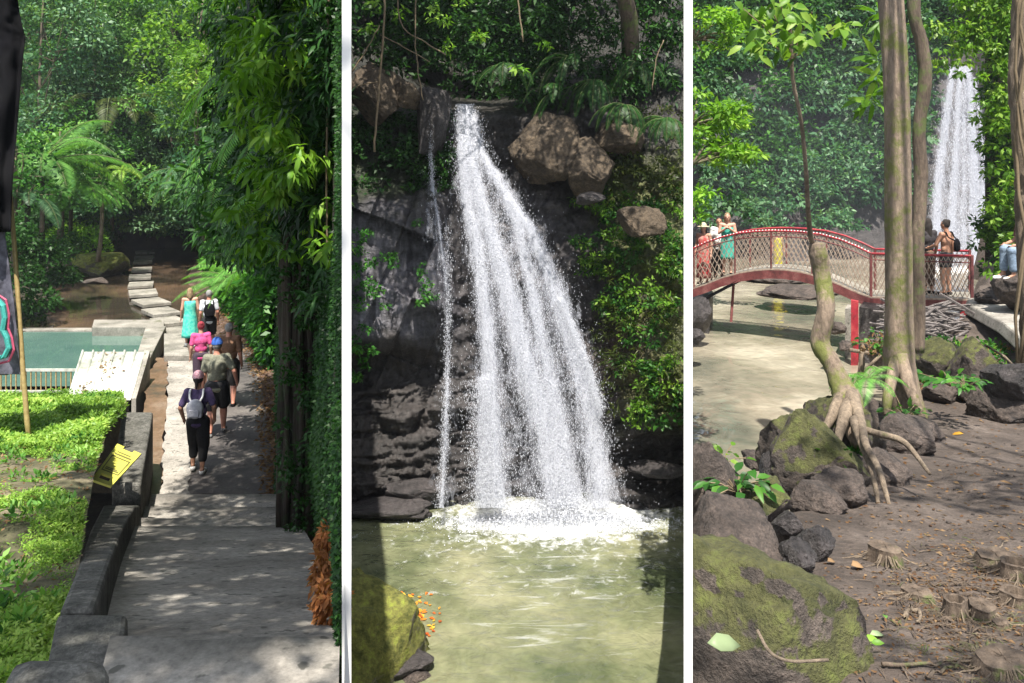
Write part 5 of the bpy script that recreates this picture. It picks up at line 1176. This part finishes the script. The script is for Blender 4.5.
# cut stumps with roots on the bare earth
for i, (px, py, r_, h_, lb, hol) in enumerate([(885,566,15,18,'cut stump standing alone on the bare earth, ringed with roots',0),(917,600,14,10,'low worn stump right behind the curled root',0),(995,563,17,8,'wide flat stump topmost of the right cluster',0),(1018,578,16,14,'mossy stump at the right edge, half out of view',1),(1020,608,17,14,'hollow pale-rimmed stump at the right edge',1),(955,618,11,18,'split hollow stump left of the twin stump',1),(982,622,14,16,'round grey stump in the middle of the right cluster',0),(1000,630,8,8,'small pale stump touching the round grey one',0),(1003,676,26,14,'large stump cut off by the bottom edge of the view',0)]):
    p = gp(px, py); Y = p.y; r = r_*Y/F; h = h_*Y/F; root = empty('stump', p); tag(root, lb, 'stump'); m = MB()
    n = 18; vs = []; ph = rnd.random()*6
    prof_ = [(1.25,-.05),(1.05,h*.3),(.92,h*.8),(.93,h)]+([(.72,h),(.6,h*.55),(0.05,h*.5)] if hol else [(.6,h*1.03),(.05,h*1.02)])
    for rr_, zz_ in prof_:
        for k in range(n):
            th = 6.283*k/n; q_ = rr_*r*(1+.13*math.sin(th*2+ph)+.08*math.sin(th*5+ph*2)+.03*rnd.uniform(-1,1)); vs.append((q_*math.cos(th), q_*math.sin(th), zz_+.004*rnd.uniform(-1,1)))
    fs = [(a*n+k, a*n+(k+1) % n, (a+1)*n+(k+1) % n, (a+1)*n+k) for a in range(len(prof_)-1) for k in range(n)]+[tuple((len(prof_)-1)*n+k for k in range(n))]
    m.add(vs, fs); m.build('stump_body', M['woodstump'] if 'woodstump' in M else M['bark'], root, smooth=False)
    m = MB()
    for k in range(26 if r_ > 12 else 10):
        th = rnd.random()*6.28; L_ = r*rnd.uniform(1.3, 2.8); rd_ = rnd.uniform(.0012, .0035); pts = []
        for t in (0, .35, .7, 1): 
            d = r*.8+(L_-r*.8)*t; xx, yy = d*math.cos(th+t*rnd.uniform(-.2,.2)), d*math.sin(th+t*rnd.uniform(-.2,.2)); zg = RZ(p.x+xx, p.y+yy)-p.z; pts.append((xx, yy, zg+(h*.6)*(1-t)**2+.003))
        m.tube(pts, rd_, 4)
    m.build('roots', M['barkpale'], root)
# litter: leaves, sticks and pebbles on the earth
n = 1900; pp = []
for _ in range(n):
    px = rnd.uniform(800, 1030); py = 683-280*rnd.random()**1.2
    if px < 800+(py-500)*.3: continue
    if rnd.random() < .55: px, py = rnd.gauss(965, 45), rnd.gauss(600, 32)
    p = gp(px, min(py, 690)); pp.append((p.x, p.y, p.z+.006))
P = np.array(pp); n = len(P); s = R.uniform(.5, 1, n)*np.clip(P[:,1]/5, .35, 1.4)
o = obj('leaf_litter', leaves('leaf_litter', P, R.normal(size=(n,3))*[1,1,.08], np.stack([R.normal(0,.25,n), R.normal(0,.25,n), np.ones(n)],1), .045*s, .020*s, R.random(n)), M['dry']); tag(o, 'bits of dead leaf scattered over the bare earth', 'leaf litter', kind='stuff')
m = MB()
for _ in range(800):
    px, py = rnd.gauss(960, 42), rnd.gauss(612, 34); p = gp(px, min(py, 690)); a = rnd.random()*3.14; l = rnd.uniform(.02, .09)
    d = Vector((math.cos(a), math.sin(a), rnd.uniform(-.1,.15)))*l; m.tube([p-d/2+Vector((0,0,.006)), p+Vector((0,0,.012)), p+d/2+Vector((0,0,.006))], rnd.uniform(.0008,.0022), 4)
tag(m.build('twig_litter', M['bark']), 'fine rootlets and twigs strewn between the stumps', 'twigs', kind='stuff')
m = MB()
for _ in range(260):
    px, py = rnd.uniform(820, 1024), 683-270*rnd.random()**1.2; p = gp(px, py); r = rnd.uniform(.004, .014)*p.y/4; m.ball(p, (r, r*rnd.uniform(.7,1.2), r*.6), 7, 5)
tag(m.build('pebbles', M['rock'], smooth=True), 'small pebbles scattered over the bare earth', 'pebbles', kind='stuff')
def stick(pts, r, lb, mat='barkpale', lift=.012):
    m = MB(); sm = smooth_path(pts, 5); m.tube([gp(p[0], p[1])+Vector((0,0,lift)) for p in sm], [r*(1-.5*i/len(sm)) for i in range(len(sm))], 6); tag(m.build('stick', M[mat], smooth=True), lb, 'stick')
stick([(882,668),(905,674),(930,672),(960,664)], .008, 'long forked stick lying at the bottom of the earth path', 'bark')
stick([(925,682),(945,676),(965,668),(1010,665)], .006, 'thin stick crossing the long forked one', 'bark')
stick([(905,622),(909,614),(917,616),(921,622),(916,628)], .010, 'short curled root loop between two stumps')
stick([(996,560),(1002,548),(1008,544)], .006, 'forked bleached twig above the wide flat stump')
def bigleaf(p, d, n, L, Wd, mat, lb):
    o = obj('fallen_leaf', leaves('fallen_leaf', np.array([p]), np.array([d], float), np.array([n], float), np.array([L]), np.array([Wd]), np.array([.8]), shape='long'), M[mat]); s = o.modifiers.new('solid', 'SOLIDIFY'); s.thickness = .0015; tag(o, lb, 'leaf')
t = m_leaf('pale_leaf', (.25,.33,.16), (.3,.4,.2), (.34,.42,.24)); M['paleleaf'] = t
for (px, py, d, L, Wd, mt, lb) in [(957,436,(-1,.3,0),.12,.055,'orange','yellow fallen leaf on the earth near the tall trunk'),(878,642,(1,.3,0),.07,.03,'paleleaf','pale green leaf on the earth by the seedling'),(885,622,(.3,1,0),.05,.02,'fern','small bright green leaf below the lone cut stump'),(1008,487,(1,-.4,0),.10,.03,'dry','tan fallen leaf at the right of the bare earth'),(858,570,(1,.2,0),.07,.05,'dry','reddish dead leaf left of the lone cut stump'),(832,567,(1,.4,0),.05,.035,'dry','pale curled leaf beside the dark stones')]:
    p = gp(px, py); bigleaf((p.x-d[0]*L/2, p.y-d[1]*L/2, p.z+.02), d, (0,-.3,1), L, Wd, mt, lb)
p = W(707, 643, 2.2); 
bigleaf(tuple(p), (1,.12,-.05), (0,-.65,.75), .105, .052, 'paleleaf', 'large pale green leaf lying on the huge mossy boulder')
m = MB(); sm = smooth_path([W(757,630,2.12), W(770,652,2.08), W(790,661,2.07), W(828,660,2.1)], 6); m.tube([Vector(p) for p in sm], .0045, 6); tag(m.build('stick', M['barkpale'], smooth=True), 'curved twig resting on the huge mossy boulder', 'stick')
# ================================================================ PEOPLE
def skinmat(name, c):
    t = NT(name); t.col(t.ramp(t.noise(25, 3), [(.3, tuple(v*.85 for v in c)), (.7, c)])); t.rough(.55)
    t.b.inputs['Subsurface Weight'].default_value = .08; t.b.inputs['Subsurface Radius'].default_value = (.02,.008,.004); return t.m
def fabric(name, c, c2=None, scale=30, sc2=None):
    t = NT(name); n = t.noise(scale, 4, .6); c2 = c2 or tuple(v*.72 for v in c)
    t.col(t.ramp(n, [(.42, c2), (.58, c)])); t.rough(.85); t.bump(t.noise(9, 4, .6), .5, .02); return t.m
M['skin_light'] = skinmat('fair_skin', (.50,.28,.20)); M['skin_tan'] = skinmat('tanned_skin', (.40,.21,.135)); M['skin_red'] = skinmat('sunburnt_skin', (.52,.24,.17))
M['eye'] = m_plain('eye', (.03,.02,.015), .3)
def remesh(mb, name, mat, parent, voxel=.009, smooth=3):
    o = mb.build(name, mat, parent)
    r = o.modifiers.new('r', 'REMESH'); r.mode = 'VOXEL'; r.voxel_size = voxel
    s = o.modifiers.new('s', 'SMOOTH'); s.iterations = smooth; s.factor = .6
    bpy.context.view_layer.update(); dg = bpy.context.evaluated_depsgraph_get()
    me = bpy.data.meshes.new_from_object(o.evaluated_get(dg)); o.modifiers.clear(); o.data = me
    me.polygons.foreach_set('use_smooth', np.ones(len(me.polygons), bool)); me.update(); return o
def cap(mb, a, b, ra, rb, n=12):
    a = Vector(a); b = Vector(b); mb.ball(a, ra, n, 8); mb.ball(b, rb, n, 8)
    mb.tube([a, b], [ra, rb], n)
def person(label, loc, rz, h, P=None, skin='skin_light', top=None, bottom=None, dress=None, hair=None, hat=None, bag=None, shoes=None, group=None, build=1.0, face=True):
    """P: overrides of joint positions (fractions of height); local +y is forward"""
    root = empty('person', loc, rz); tag(root, label, 'person', group)
    J = dict(pelvis=(0,0,.52), waist=(0,.005,.61), chest=(0,.0,.72), neck=(0,-.005,.825), head=(0,.012,.925),
             shL=(-.098,0,.80), elL=(-.128,-.015,.635), wrL=(-.14,.03,.495), shR=(.098,0,.80), elR=(.128,-.015,.635), wrR=(.14,.03,.495),
             hiL=(-.05,0,.50), knL=(-.055,.012,.275), anL=(-.055,-.015,.045), toL=(-.062,.075,.018), hiR=(.05,0,.50), knR=(.055,.012,.275), anR=(.055,-.015,.045), toR=(.062,.075,.018))
    if P: J.update(P)
    J = {k: Vector(v)*h for k, v in J.items()}; s = h*build
    b = MB()
    b.ball(J['pelvis'], (.088*s,.062*s,.065*s), 14, 9); b.ball(J['waist'], (.073*s,.052*s,.07*s), 14, 9); b.ball(J['chest'], (.090*s,.060*s,.085*s), 14, 9)
    cap(b, J['pelvis'], J['waist'], .062*s, .058*s); cap(b, J['waist'], J['chest'], .058*s, .064*s); cap(b, J['chest'], J['neck'], .055*s, .032*s); cap(b, J['neck'], J['head'], .031*h, .035*h)
    hd = J['head']; b.ball(hd, (.044*h,.054*h,.064*h), 16, 12); b.ball(hd+Vector((0,.02,-.032))*h, (.032*h,.034*h,.032*h), 12, 8)
    b.ball(hd+Vector((0,.056,-.012))*h, (.009*h,.013*h,.014*h), 8, 6); b.ball(hd+Vector((0,.048,-.036))*h, (.016*h,.008*h,.006*h), 8, 6)
    for sx_ in (-1, 1): b.ball(hd+Vector((.045*sx_,-.002,-.008))*h, (.006*h,.012*h,.018*h), 8, 6); b.ball(hd+Vector((.018*sx_,.044,.008))*h, (.012*h,.008*h,.006*h), 8, 6)
    for S_ in 'LR':
        sh, el, wr, hi, kn, an, to = (J[k+S_] for k in ('sh','el','wr','hi','kn','an','to'))
        cap(b, J['chest']+Vector((0,0,.06*h)), sh, .042*s, .036*s); cap(b, sh, el, .032*s, .024*s); cap(b, el, wr, .025*s, .016*s)
        d = (wr-el).normalized(); pal = wr+d*.028*h; side = d.cross(Vector((0,1,0)) if abs(d.y) < .8 else Vector((1,0,0))).normalized()
        fw = d.cross(side).normalized()
        b.ball(pal, (.017*h,.02*h,.025*h), 10, 7); cap(b, wr, pal, .014*h, .018*h, 8)
        for k, ln in enumerate((.036,.042,.040,.032)):
            q0 = pal+fw*(k-1.5)*.0095*h+d*.016*h; q1 = q0+d*ln*.55*h-side*.004*h; q2 = q1+d*ln*.42*h-side*.012*h; b.tube([q0,q1,q2], [.0056*h,.005*h,.0042*h], 6)
        q0 = pal-fw*.016*h; b.tube([q0, q0-fw*.014*h+d*.012*h, q0-fw*.016*h+d*.03*h], [.007*h,.006*h,.005*h], 6)
        cap(b, hi, kn, .051*s, .036*s); cap(b, kn, kn.lerp(an, .35), .034*s, .034*s); cap(b, kn.lerp(an, .35), an, .034*s, .019*s); cap(b, an, to, .02*h, .014*h)
        b.ball(an+(an-to).normalized()*.012*h+Vector((0,0,-.01*h)), .021*h, 8, 6)
    remesh(b, 'body', M[skin], root, .0062*h)
    if face:
        for sx_ in (-1, 1): m = MB(); m.ball(hd+Vector((.018*sx_,.050,.004))*h, .0055*h, 8, 6); m.build('eye', M['eye'], root, smooth=True)
    g = .011*h
    if top:
        b = MB(); b.ball(J['chest'], (.090*s+g,.062*s+g,.09*s), 14, 9); b.ball(J['waist'], (.078*s+g,.058*s+g,.075*s), 14, 9)
        hem = J['pelvis']+Vector((0,0,-.03*h)); b.ball(hem, (.092*s+g,.066*s+g,.05*s), 14, 9); cap(b, J['waist'], J['chest'], .066*s, .07*s); cap(b, J['chest'], J['neck'].lerp(J['chest'], .25), .062*s, .045*s)
        for S_ in 'LR':
            sh, el, wr = J['sh'+S_], J['el'+S_], J['wr'+S_]; k = top.get('sleeve', .55)
            cap(b, J['chest']+Vector((0,0,.055*h)), sh, .046*s, .041*s); cap(b, sh, sh.lerp(el, min(k, 1)), .038*s, .036*s)
            if k > 1: cap(b, el, el.lerp(wr, k-1), .034*s, .026*s)
        remesh(b, top.get('name', 'shirt'), top['mat'], root, .0075*h, 2)
    if bottom:
        b = MB(); b.ball(J['pelvis'], (.092*s+g,.068*s+g,.065*s), 14, 9)
        for S_ in 'LR':
            hi, kn, an = J['hi'+S_], J['kn'+S_], J['an'+S_]; k = bottom.get('len', .8); w_ = bottom.get('loose', 1.15)
            cap(b, hi, hi.lerp(kn, min(k, 1)), .056*s*w_, .05*s*w_)
            if k > 1: cap(b, kn, kn.lerp(an, k-1), .044*s*w_, .036*s*w_)
        remesh(b, bottom.get('name', 'shorts'), bottom['mat'], root, .0075*h, 2)
    if dress:
        m = MB(); n = 40; z0 = dress['hem']*h; z1 = dress.get('top', .78)*h; vs = []; rings = 14
        for i in range(rings):
            t = i/(rings-1); z = z1+(z0-z1)*t; zf = z/h
            a = np.interp(zf, [.2,.5,.61,.72,.80], [dress.get('flare',.15),.105,.09,.105,.09])*s; c_ = np.interp(zf, [.2,.5,.61,.72,.80], [dress.get('flare',.15)*.8,.082,.07,.078,.06])*s
            cx = J['pelvis'].lerp(J['chest'], max(0, min(1, (zf-.52)/.2)))
            for k in range(n):
                th = 6.283*k/n; f = 1+.07*max(0, t-.3)*math.sin(th*7+i*.25)+.03*math.sin(th*3); vs.append((cx.x+a*f*math.cos(th), cx.y+c_*f*math.sin(th), z))
        m.add(vs, [(i*n+k, (i+1)*n+k, (i+1)*n+(k+1) % n, i*n+(k+1) % n) for i in range(rings-1) for k in range(n)])
        o = m.build(dress.get('name', 'dress'), dress['mat'], root, smooth=True); q = o.modifiers.new('solid', 'SOLIDIFY'); q.thickness = .006
    if hair:
        b = MB(); b.ball(hd+Vector((0,-.010,.012))*h, (.050*h,.056*h,.062*h), 14, 10)
        if hair.get('long'):
            L_ = hair['long']; b.ball(hd+Vector((0,-.045,-.05))*h, (.046*h,.026*h,.06*h), 12, 8); cap(b, hd+Vector((0,-.04,-.02))*h, hd+Vector((0,-.055,-L_))*h, .038*h, .026*h)
            for sx_ in (-1, 1): cap(b, hd+Vector((.035*sx_,-.02,0))*h, hd+Vector((.038*sx_,-.035,-L_*.85))*h, .02*h, .014*h)
        if hair.get('bun'): b.ball(hd+Vector((0,-.045,.045))*h, .028*h, 10, 8)
        if hair.get('tail'): cap(b, hd+Vector((0,-.05,.01))*h, hd+Vector((0,-.075,-.08))*h, .022*h, .010*h)
        o = remesh(b, 'hair', hair['mat'], root, .007*h, 2)
        # clear the face
        me = o.data; V = np.empty(len(me.vertices)*3, np.float32); me.vertices.foreach_get('co', V); V = V.reshape(-1, 3)
        r = (V-np.array(hd))/h; msk = (r[:,1] > .0) & (r[:,2] < .04) & (np.abs(r[:,0]) < .042); V[msk, 1] = np.minimum(V[msk, 1], hd.y+.004*h); me.vertices.foreach_set('co', V.ravel()); me.update()
    if hat:
        b = MB(); kd = hat['kind']; c = hd+Vector((0,-.002,.018))*h
        b.ball(c, (.058*h,.066*h,.070*h), 16, 10)
        o = remesh(b, 'hat', hat['mat'], root, .006*h, 1); me = o.data
        V = np.empty(len(me.vertices)*3, np.float32); me.vertices.foreach_get('co', V); V = V.reshape(-1, 3); lo = c.z-.004*h; V[:, 2] = np.maximum(V[:, 2], lo); me.vertices.foreach_set('co', V.ravel()); me.update()
        m = MB()
        if kd == 'cap': m.ball(c+Vector((0,.062,.004))*h, (.042*h,.045*h,.006*h), 14, 6)
        else: m.ball(c+Vector((0,.0,.0))*h, (.105*h,.115*h,.008*h), 20, 6)
        m.build('brim', hat['mat'], o, smooth=True)
    if shoes:
        for S_ in 'LR':
            an, to = J['an'+S_], J['to'+S_]; b = MB(); d = (to-an); d.z = 0; d.normalize(); a0 = Vector((an.x, an.y, to.z))
            b.ball(a0-d*.012*h+Vector((0,0,.008*h)), (.026*h,.026*h,.026*h), 10, 7); cap(b, a0+Vector((0,0,.004*h)), to+d*.012*h, .026*h, .02*h)
            remesh(b, 'shoe', shoes, root, .006*h, 1)
    if bag:
        m = MB(); c = J['chest'].lerp(J['waist'], bag.get('drop', .45))+Vector((bag.get('dx', 0)*h, -(.085+.03)*s, 0)); w_, d_, z_ = bag.get('size', (.11,.06,.15))
        b = MB(); b.ball(c, (w_*h*.56, d_*h*.62, z_*h*.56), 16, 10)
        b.box(c-Vector((0,0,z_*.14*h)), (w_*h*.92, d_*h*.85, z_*h*.66)); bo = remesh(b, 'backpack', bag['mat'], root, .007*h, 4)
        m.box(c+Vector((0,-d_*.5*h,-z_*.18*h)), (w_*h*.62, d_*h*.3, z_*h*.38)); m.build('pocket', bag['mat'], bo, bevel=.01)
        for sx_ in (-1, 1):
            m = MB(); sh = J['shL' if sx_ < 0 else 'shR']; x_ = .062*sx_*h
            st = [c+Vector((x_*.6,.01*h,.06*h)), Vector((x_, -.07*s, J['chest'].z+.05*h)), Vector((x_, -.03*h, J['neck'].z+.006*h)), Vector((x_*1.05, .06*s, J['chest'].z+.04*h)), Vector((x_*1.2, .07*s, J['waist'].z+.04*h))]
            m.tube(smooth_path([tuple(q) for q in st], 4), .010*h, 6); m.build('strap', bag.get('strap', bag['mat']), bo, smooth=True)
    return root
H = {k: m_bark(k, a, c, None, 30, zs=.15, bump=.6) for k, a, c in (('blonde_hair',(.17,.11,.06),(.42,.30,.17)),('dark_hair',(.01,.008,.007),(.035,.025,.02)),('grey_hair',(.12,.12,.12),(.42,.41,.40)),('red_hair',(.20,.02,.03),(.45,.05,.08)))}
fwd = math.radians(24)     # walkers head away, down the path
def away(px, Y): return math.atan2(-(X(px, Y)), Y)*.0+fwd
stepL = dict(knL=(-.055,.06,.285), anL=(-.055,.02,.07), toL=(-.06,.10,.03), anR=(.055,-.07,.05), knR=(.055,-.01,.275), toR=(.06,.01,.016))
stepR = dict(knR=(.055,.07,.29), anR=(.055,.05,.06), toR=(.06,.13,.03), anL=(-.055,-.09,.06), knL=(-.055,-.01,.275), toL=(-.06,-.02,.016))
def on(px, Y, z=None): return (X(px, Y), Y, pz(Y) if z is None else z)
person('woman with white backpack, pink cap and purple top walking last down the path', on(198,12.9), fwd*.3, 1.62, P=dict(stepL, elL=(-.16,-.03,.65), elR=(.16,-.02,.65), wrL=(-.15,.05,.52), wrR=(.15,.04,.52)), skin='skin_tan',
       top=dict(mat=fabric('purple_cotton', (.075,.05,.13)), sleeve=.75), bottom=dict(mat=fabric('black_cotton', (.012,.012,.014)), len=1.55, loose=1.2, name='trousers'), hair=dict(mat=H['dark_hair'], tail=1), hat=dict(kind='cap', mat=fabric('pink_cap', (.60,.22,.30), (.75,.55,.58), 60)),
       bag=dict(mat=fabric('silver_leather', (.50,.50,.54), (.38,.38,.43), 18), size=(.15,.075,.175), drop=.55, strap=M['white']), shoes=M['white'])
person('man in grey-green t-shirt and blue cap walking behind the others', on(217,14.9), fwd*.5, 1.80, P=dict(stepR, elR=(.175,-.02,.66), wrR=(.19,.04,.54)), skin='skin_red', build=1.12,
       top=dict(mat=fabric('olive_grey_cotton', (.20,.20,.15)), sleeve=.7), bottom=dict(mat=fabric('dark_shorts', (.015,.015,.018)), len=.85, loose=1.25), hair=dict(mat=H['grey_hair']), hat=dict(kind='cap', mat=fabric('blue_cap', (.03,.11,.42))), shoes=fabric('grey_shoe', (.2,.2,.2)))
person('man in brown shirt with short grey hair walking on the right', on(229,17.0), fwd*.5, 1.76, P=dict(stepL), skin='skin_red', build=1.12,
       top=dict(mat=fabric('brown_cotton', (.20,.105,.06)), sleeve=.8), bottom=dict(mat=fabric('charcoal_shorts', (.03,.028,.026)), len=.9, loose=1.25), hair=dict(mat=H['grey_hair']), shoes=M['dark'])
person('woman in bright pink top with red hair in the middle of the group', on(201,18.2), fwd, 1.60, P=dict(stepR), skin='skin_light',
       top=dict(mat=fabric('pink_cotton', (.62,.08,.25)), sleeve=.7), bottom=dict(mat=fabric('dark_skirt', (.05,.03,.05)), len=.9), hair=dict(mat=H['red_hair'], bun=1), shoes=M['white'])
person('blonde woman in long turquoise dress walking ahead on the left', on(190,22.6,-4.98), fwd, 1.66, P=dict(stepL), skin='skin_light',
       dress=dict(mat=fabric('turquoise_dress', (.03,.42,.36), (.12,.55,.42), 14), hem=.16, flare=.135), hair=dict(mat=H['blonde_hair'], long=.09), shoes=M['white'])
person('man with black backpack, grey hair and white t-shirt walking ahead', on(209,22.8), fwd, 1.76, P=dict(stepR), skin='skin_red', build=1.08,
       top=dict(mat=fabric('white_cotton', (.62,.64,.70)), sleeve=.65), bottom=dict(mat=fabric('black_shorts', (.012,.012,.014)), len=.9, loose=1.2), hair=dict(mat=H['grey_hair']), bag=dict(mat=M['dark'], size=(.16,.09,.21), drop=.35), shoes=M['dark'])
# on the bridge
def onb(px, off=.45): return tuple(Vector(bp_root(px, off)))

person('woman with dark bun and black bag standing at the right end of the bridge', onb(946,.5), .5, 1.66, P=dict(elL=(-.14,.05,.66), wrL=(-.10,.16,.62)), skin='skin_tan', face=True,
       top=dict(mat=fabric('black_bikini', (.02,.02,.022)), sleeve=.02, name='top') if False else None, bottom=dict(mat=fabric('dark_short_pants', (.03,.03,.032)), len=.45, loose=1.05), hair=dict(mat=H['dark_hair'], bun=1), bag=dict(mat=M['dark'], size=(.10,.05,.16), dx=.055, drop=.5), shoes=M['dark'])
person('long-haired person in dark top standing beside the woman with the dark bun', onb(927,.62), .25, 1.70, skin='skin_tan', top=dict(mat=fabric('dark_top', (.03,.025,.028)), sleeve=.6), bottom=dict(mat=fabric('brown_print_trousers', (.14,.085,.06), (.05,.03,.02), 12), len=1.6, loose=1.15, name='trousers'), hair=dict(mat=H['dark_hair'], long=.16), shoes=M['dark'])
person('blonde woman in teal sarong with folded hands on the left part of the bridge', onb(723,.45), math.pi*.93, 1.62, P=dict(elL=(-.13,.03,.67), wrL=(-.03,.11,.745), elR=(.13,.03,.67), wrR=(.03,.11,.745)), skin='skin_light',
       dress=dict(mat=fabric('teal_sarong', (.03,.30,.25), (.06,.40,.30), 12), hem=.26, top=.76, flare=.12), hair=dict(mat=H['blonde_hair'], long=.11), shoes=M['dark'])
person('woman in red patterned dress and pale sun hat at the left end of the bridge', onb(700,.35), math.pi*.8, 1.60, skin='skin_light', dress=dict(mat=fabric('red_print_dress', (.45,.05,.05), (.40,.22,.18), 14), hem=.10, top=.79, flare=.12), hair=dict(mat=H['dark_hair'], long=.12), hat=dict(kind='sun', mat=fabric('straw_hat', (.55,.45,.33))), shoes=M['dark'])
person('person in white shirt and dark trousers half hidden behind the red dress', onb(711,.8), math.pi*.95, 1.62, skin='skin_tan', top=dict(mat=M['white'], sleeve=.6), bottom=dict(mat=fabric('black_trousers', (.014,.014,.016)), len=1.7, name='trousers'), hair=dict(mat=H['dark_hair']), shoes=M['dark'])
person('distant bather in a yellow wrap seen through the bridge railing', (X(778,31), 31, Z(271,31)), math.pi, 1.60, skin='skin_tan', dress=dict(mat=fabric('yellow_wrap', (.62,.55,.05)), hem=.10, top=.80, flare=.10), hair=dict(mat=H['dark_hair']))
sit = dict(pelvis=(0,0,.30), waist=(0,.02,.39), chest=(0,.04,.50), neck=(0,.05,.60), head=(0,.07,.70), shL=(-.105,.04,.575), shR=(.105,.04,.575), elL=(-.13,.06,.42), elR=(.13,.06,.42), wrL=(-.09,.19,.38), wrR=(.09,.19,.38),
           hiL=(-.05,0,.29), hiR=(.05,0,.29), knL=(-.06,.22,.32), knR=(.06,.22,.32), anL=(-.06,.2,.06), anR=(.06,.24,.06), toL=(-.06,.28,.02), toR=(.06,.32,.02))
person('person in pale blue jeans sitting at the far right edge above the concrete path', (X(1029,14.2), 14.2, Z(280,14.2)), math.pi/2, 1.66, P=sit, skin='skin_tan', top=dict(mat=fabric('dark_pink_top', (.16,.06,.07)), sleeve=.6), bottom=dict(mat=fabric('pale_denim', (.22,.30,.40)), len=1.75, name='jeans'), hair=dict(mat=H['dark_hair'], long=.1), shoes=M['white'])
rk(1026,288,70,44,14.2,'flat boulder used as a seat at the far right','rock',seed=61,rough=.2)
rk(1004,296,50,16,15.5,'low root-tangled stone behind the concrete path','rock',seed=62)
rk(775,276,70,12,31,'pale gravel bar beyond the bridge under the bather','rock',seed=63,rough=.2)

# ================================================================ air
m = MB(); m.ball((0,0,0), (9,4.5,6.5), 20, 12); o = m.build('mist', None, smooth=True); o.location = (X(900,32), 34.5, -.5); tag(o, 'pale spray mist drifting from the far waterfall', 'mist', kind='stuff')
hm = bpy.data.materials.new('mist'); hm.use_nodes = True; nt = hm.node_tree; nt.nodes.remove(nt.nodes['Principled BSDF'])
v = nt.nodes.new('ShaderNodeVolumePrincipled'); v.inputs['Color'].default_value = (.8,.88,1,1); v.inputs['Density'].default_value = .004
nt.links.new(v.outputs[0], nt.nodes['Material Output'].inputs['Volume']); o.data.materials.clear(); o.data.materials.append(hm)
if HAZE > 0:
    m = MB(); m.box((0, 150, 40), (420, 480, 98)); o = m.build('haze', None); tag(o, 'thin warm-white humid air over the valley', 'haze', kind='stuff')
    hm = bpy.data.materials.new('haze'); hm.use_nodes = True; nt = hm.node_tree; nt.nodes.remove(nt.nodes['Principled BSDF'])
    v = nt.nodes.new('ShaderNodeVolumePrincipled'); v.inputs['Color'].default_value = (.82,.9,1,1); v.inputs['Density'].default_value = HAZE; v.inputs['Anisotropy'].default_value = .2
    nt.links.new(v.outputs[0], nt.nodes['Material Output'].inputs['Volume']); o.data.materials.clear(); o.data.materials.append(hm)
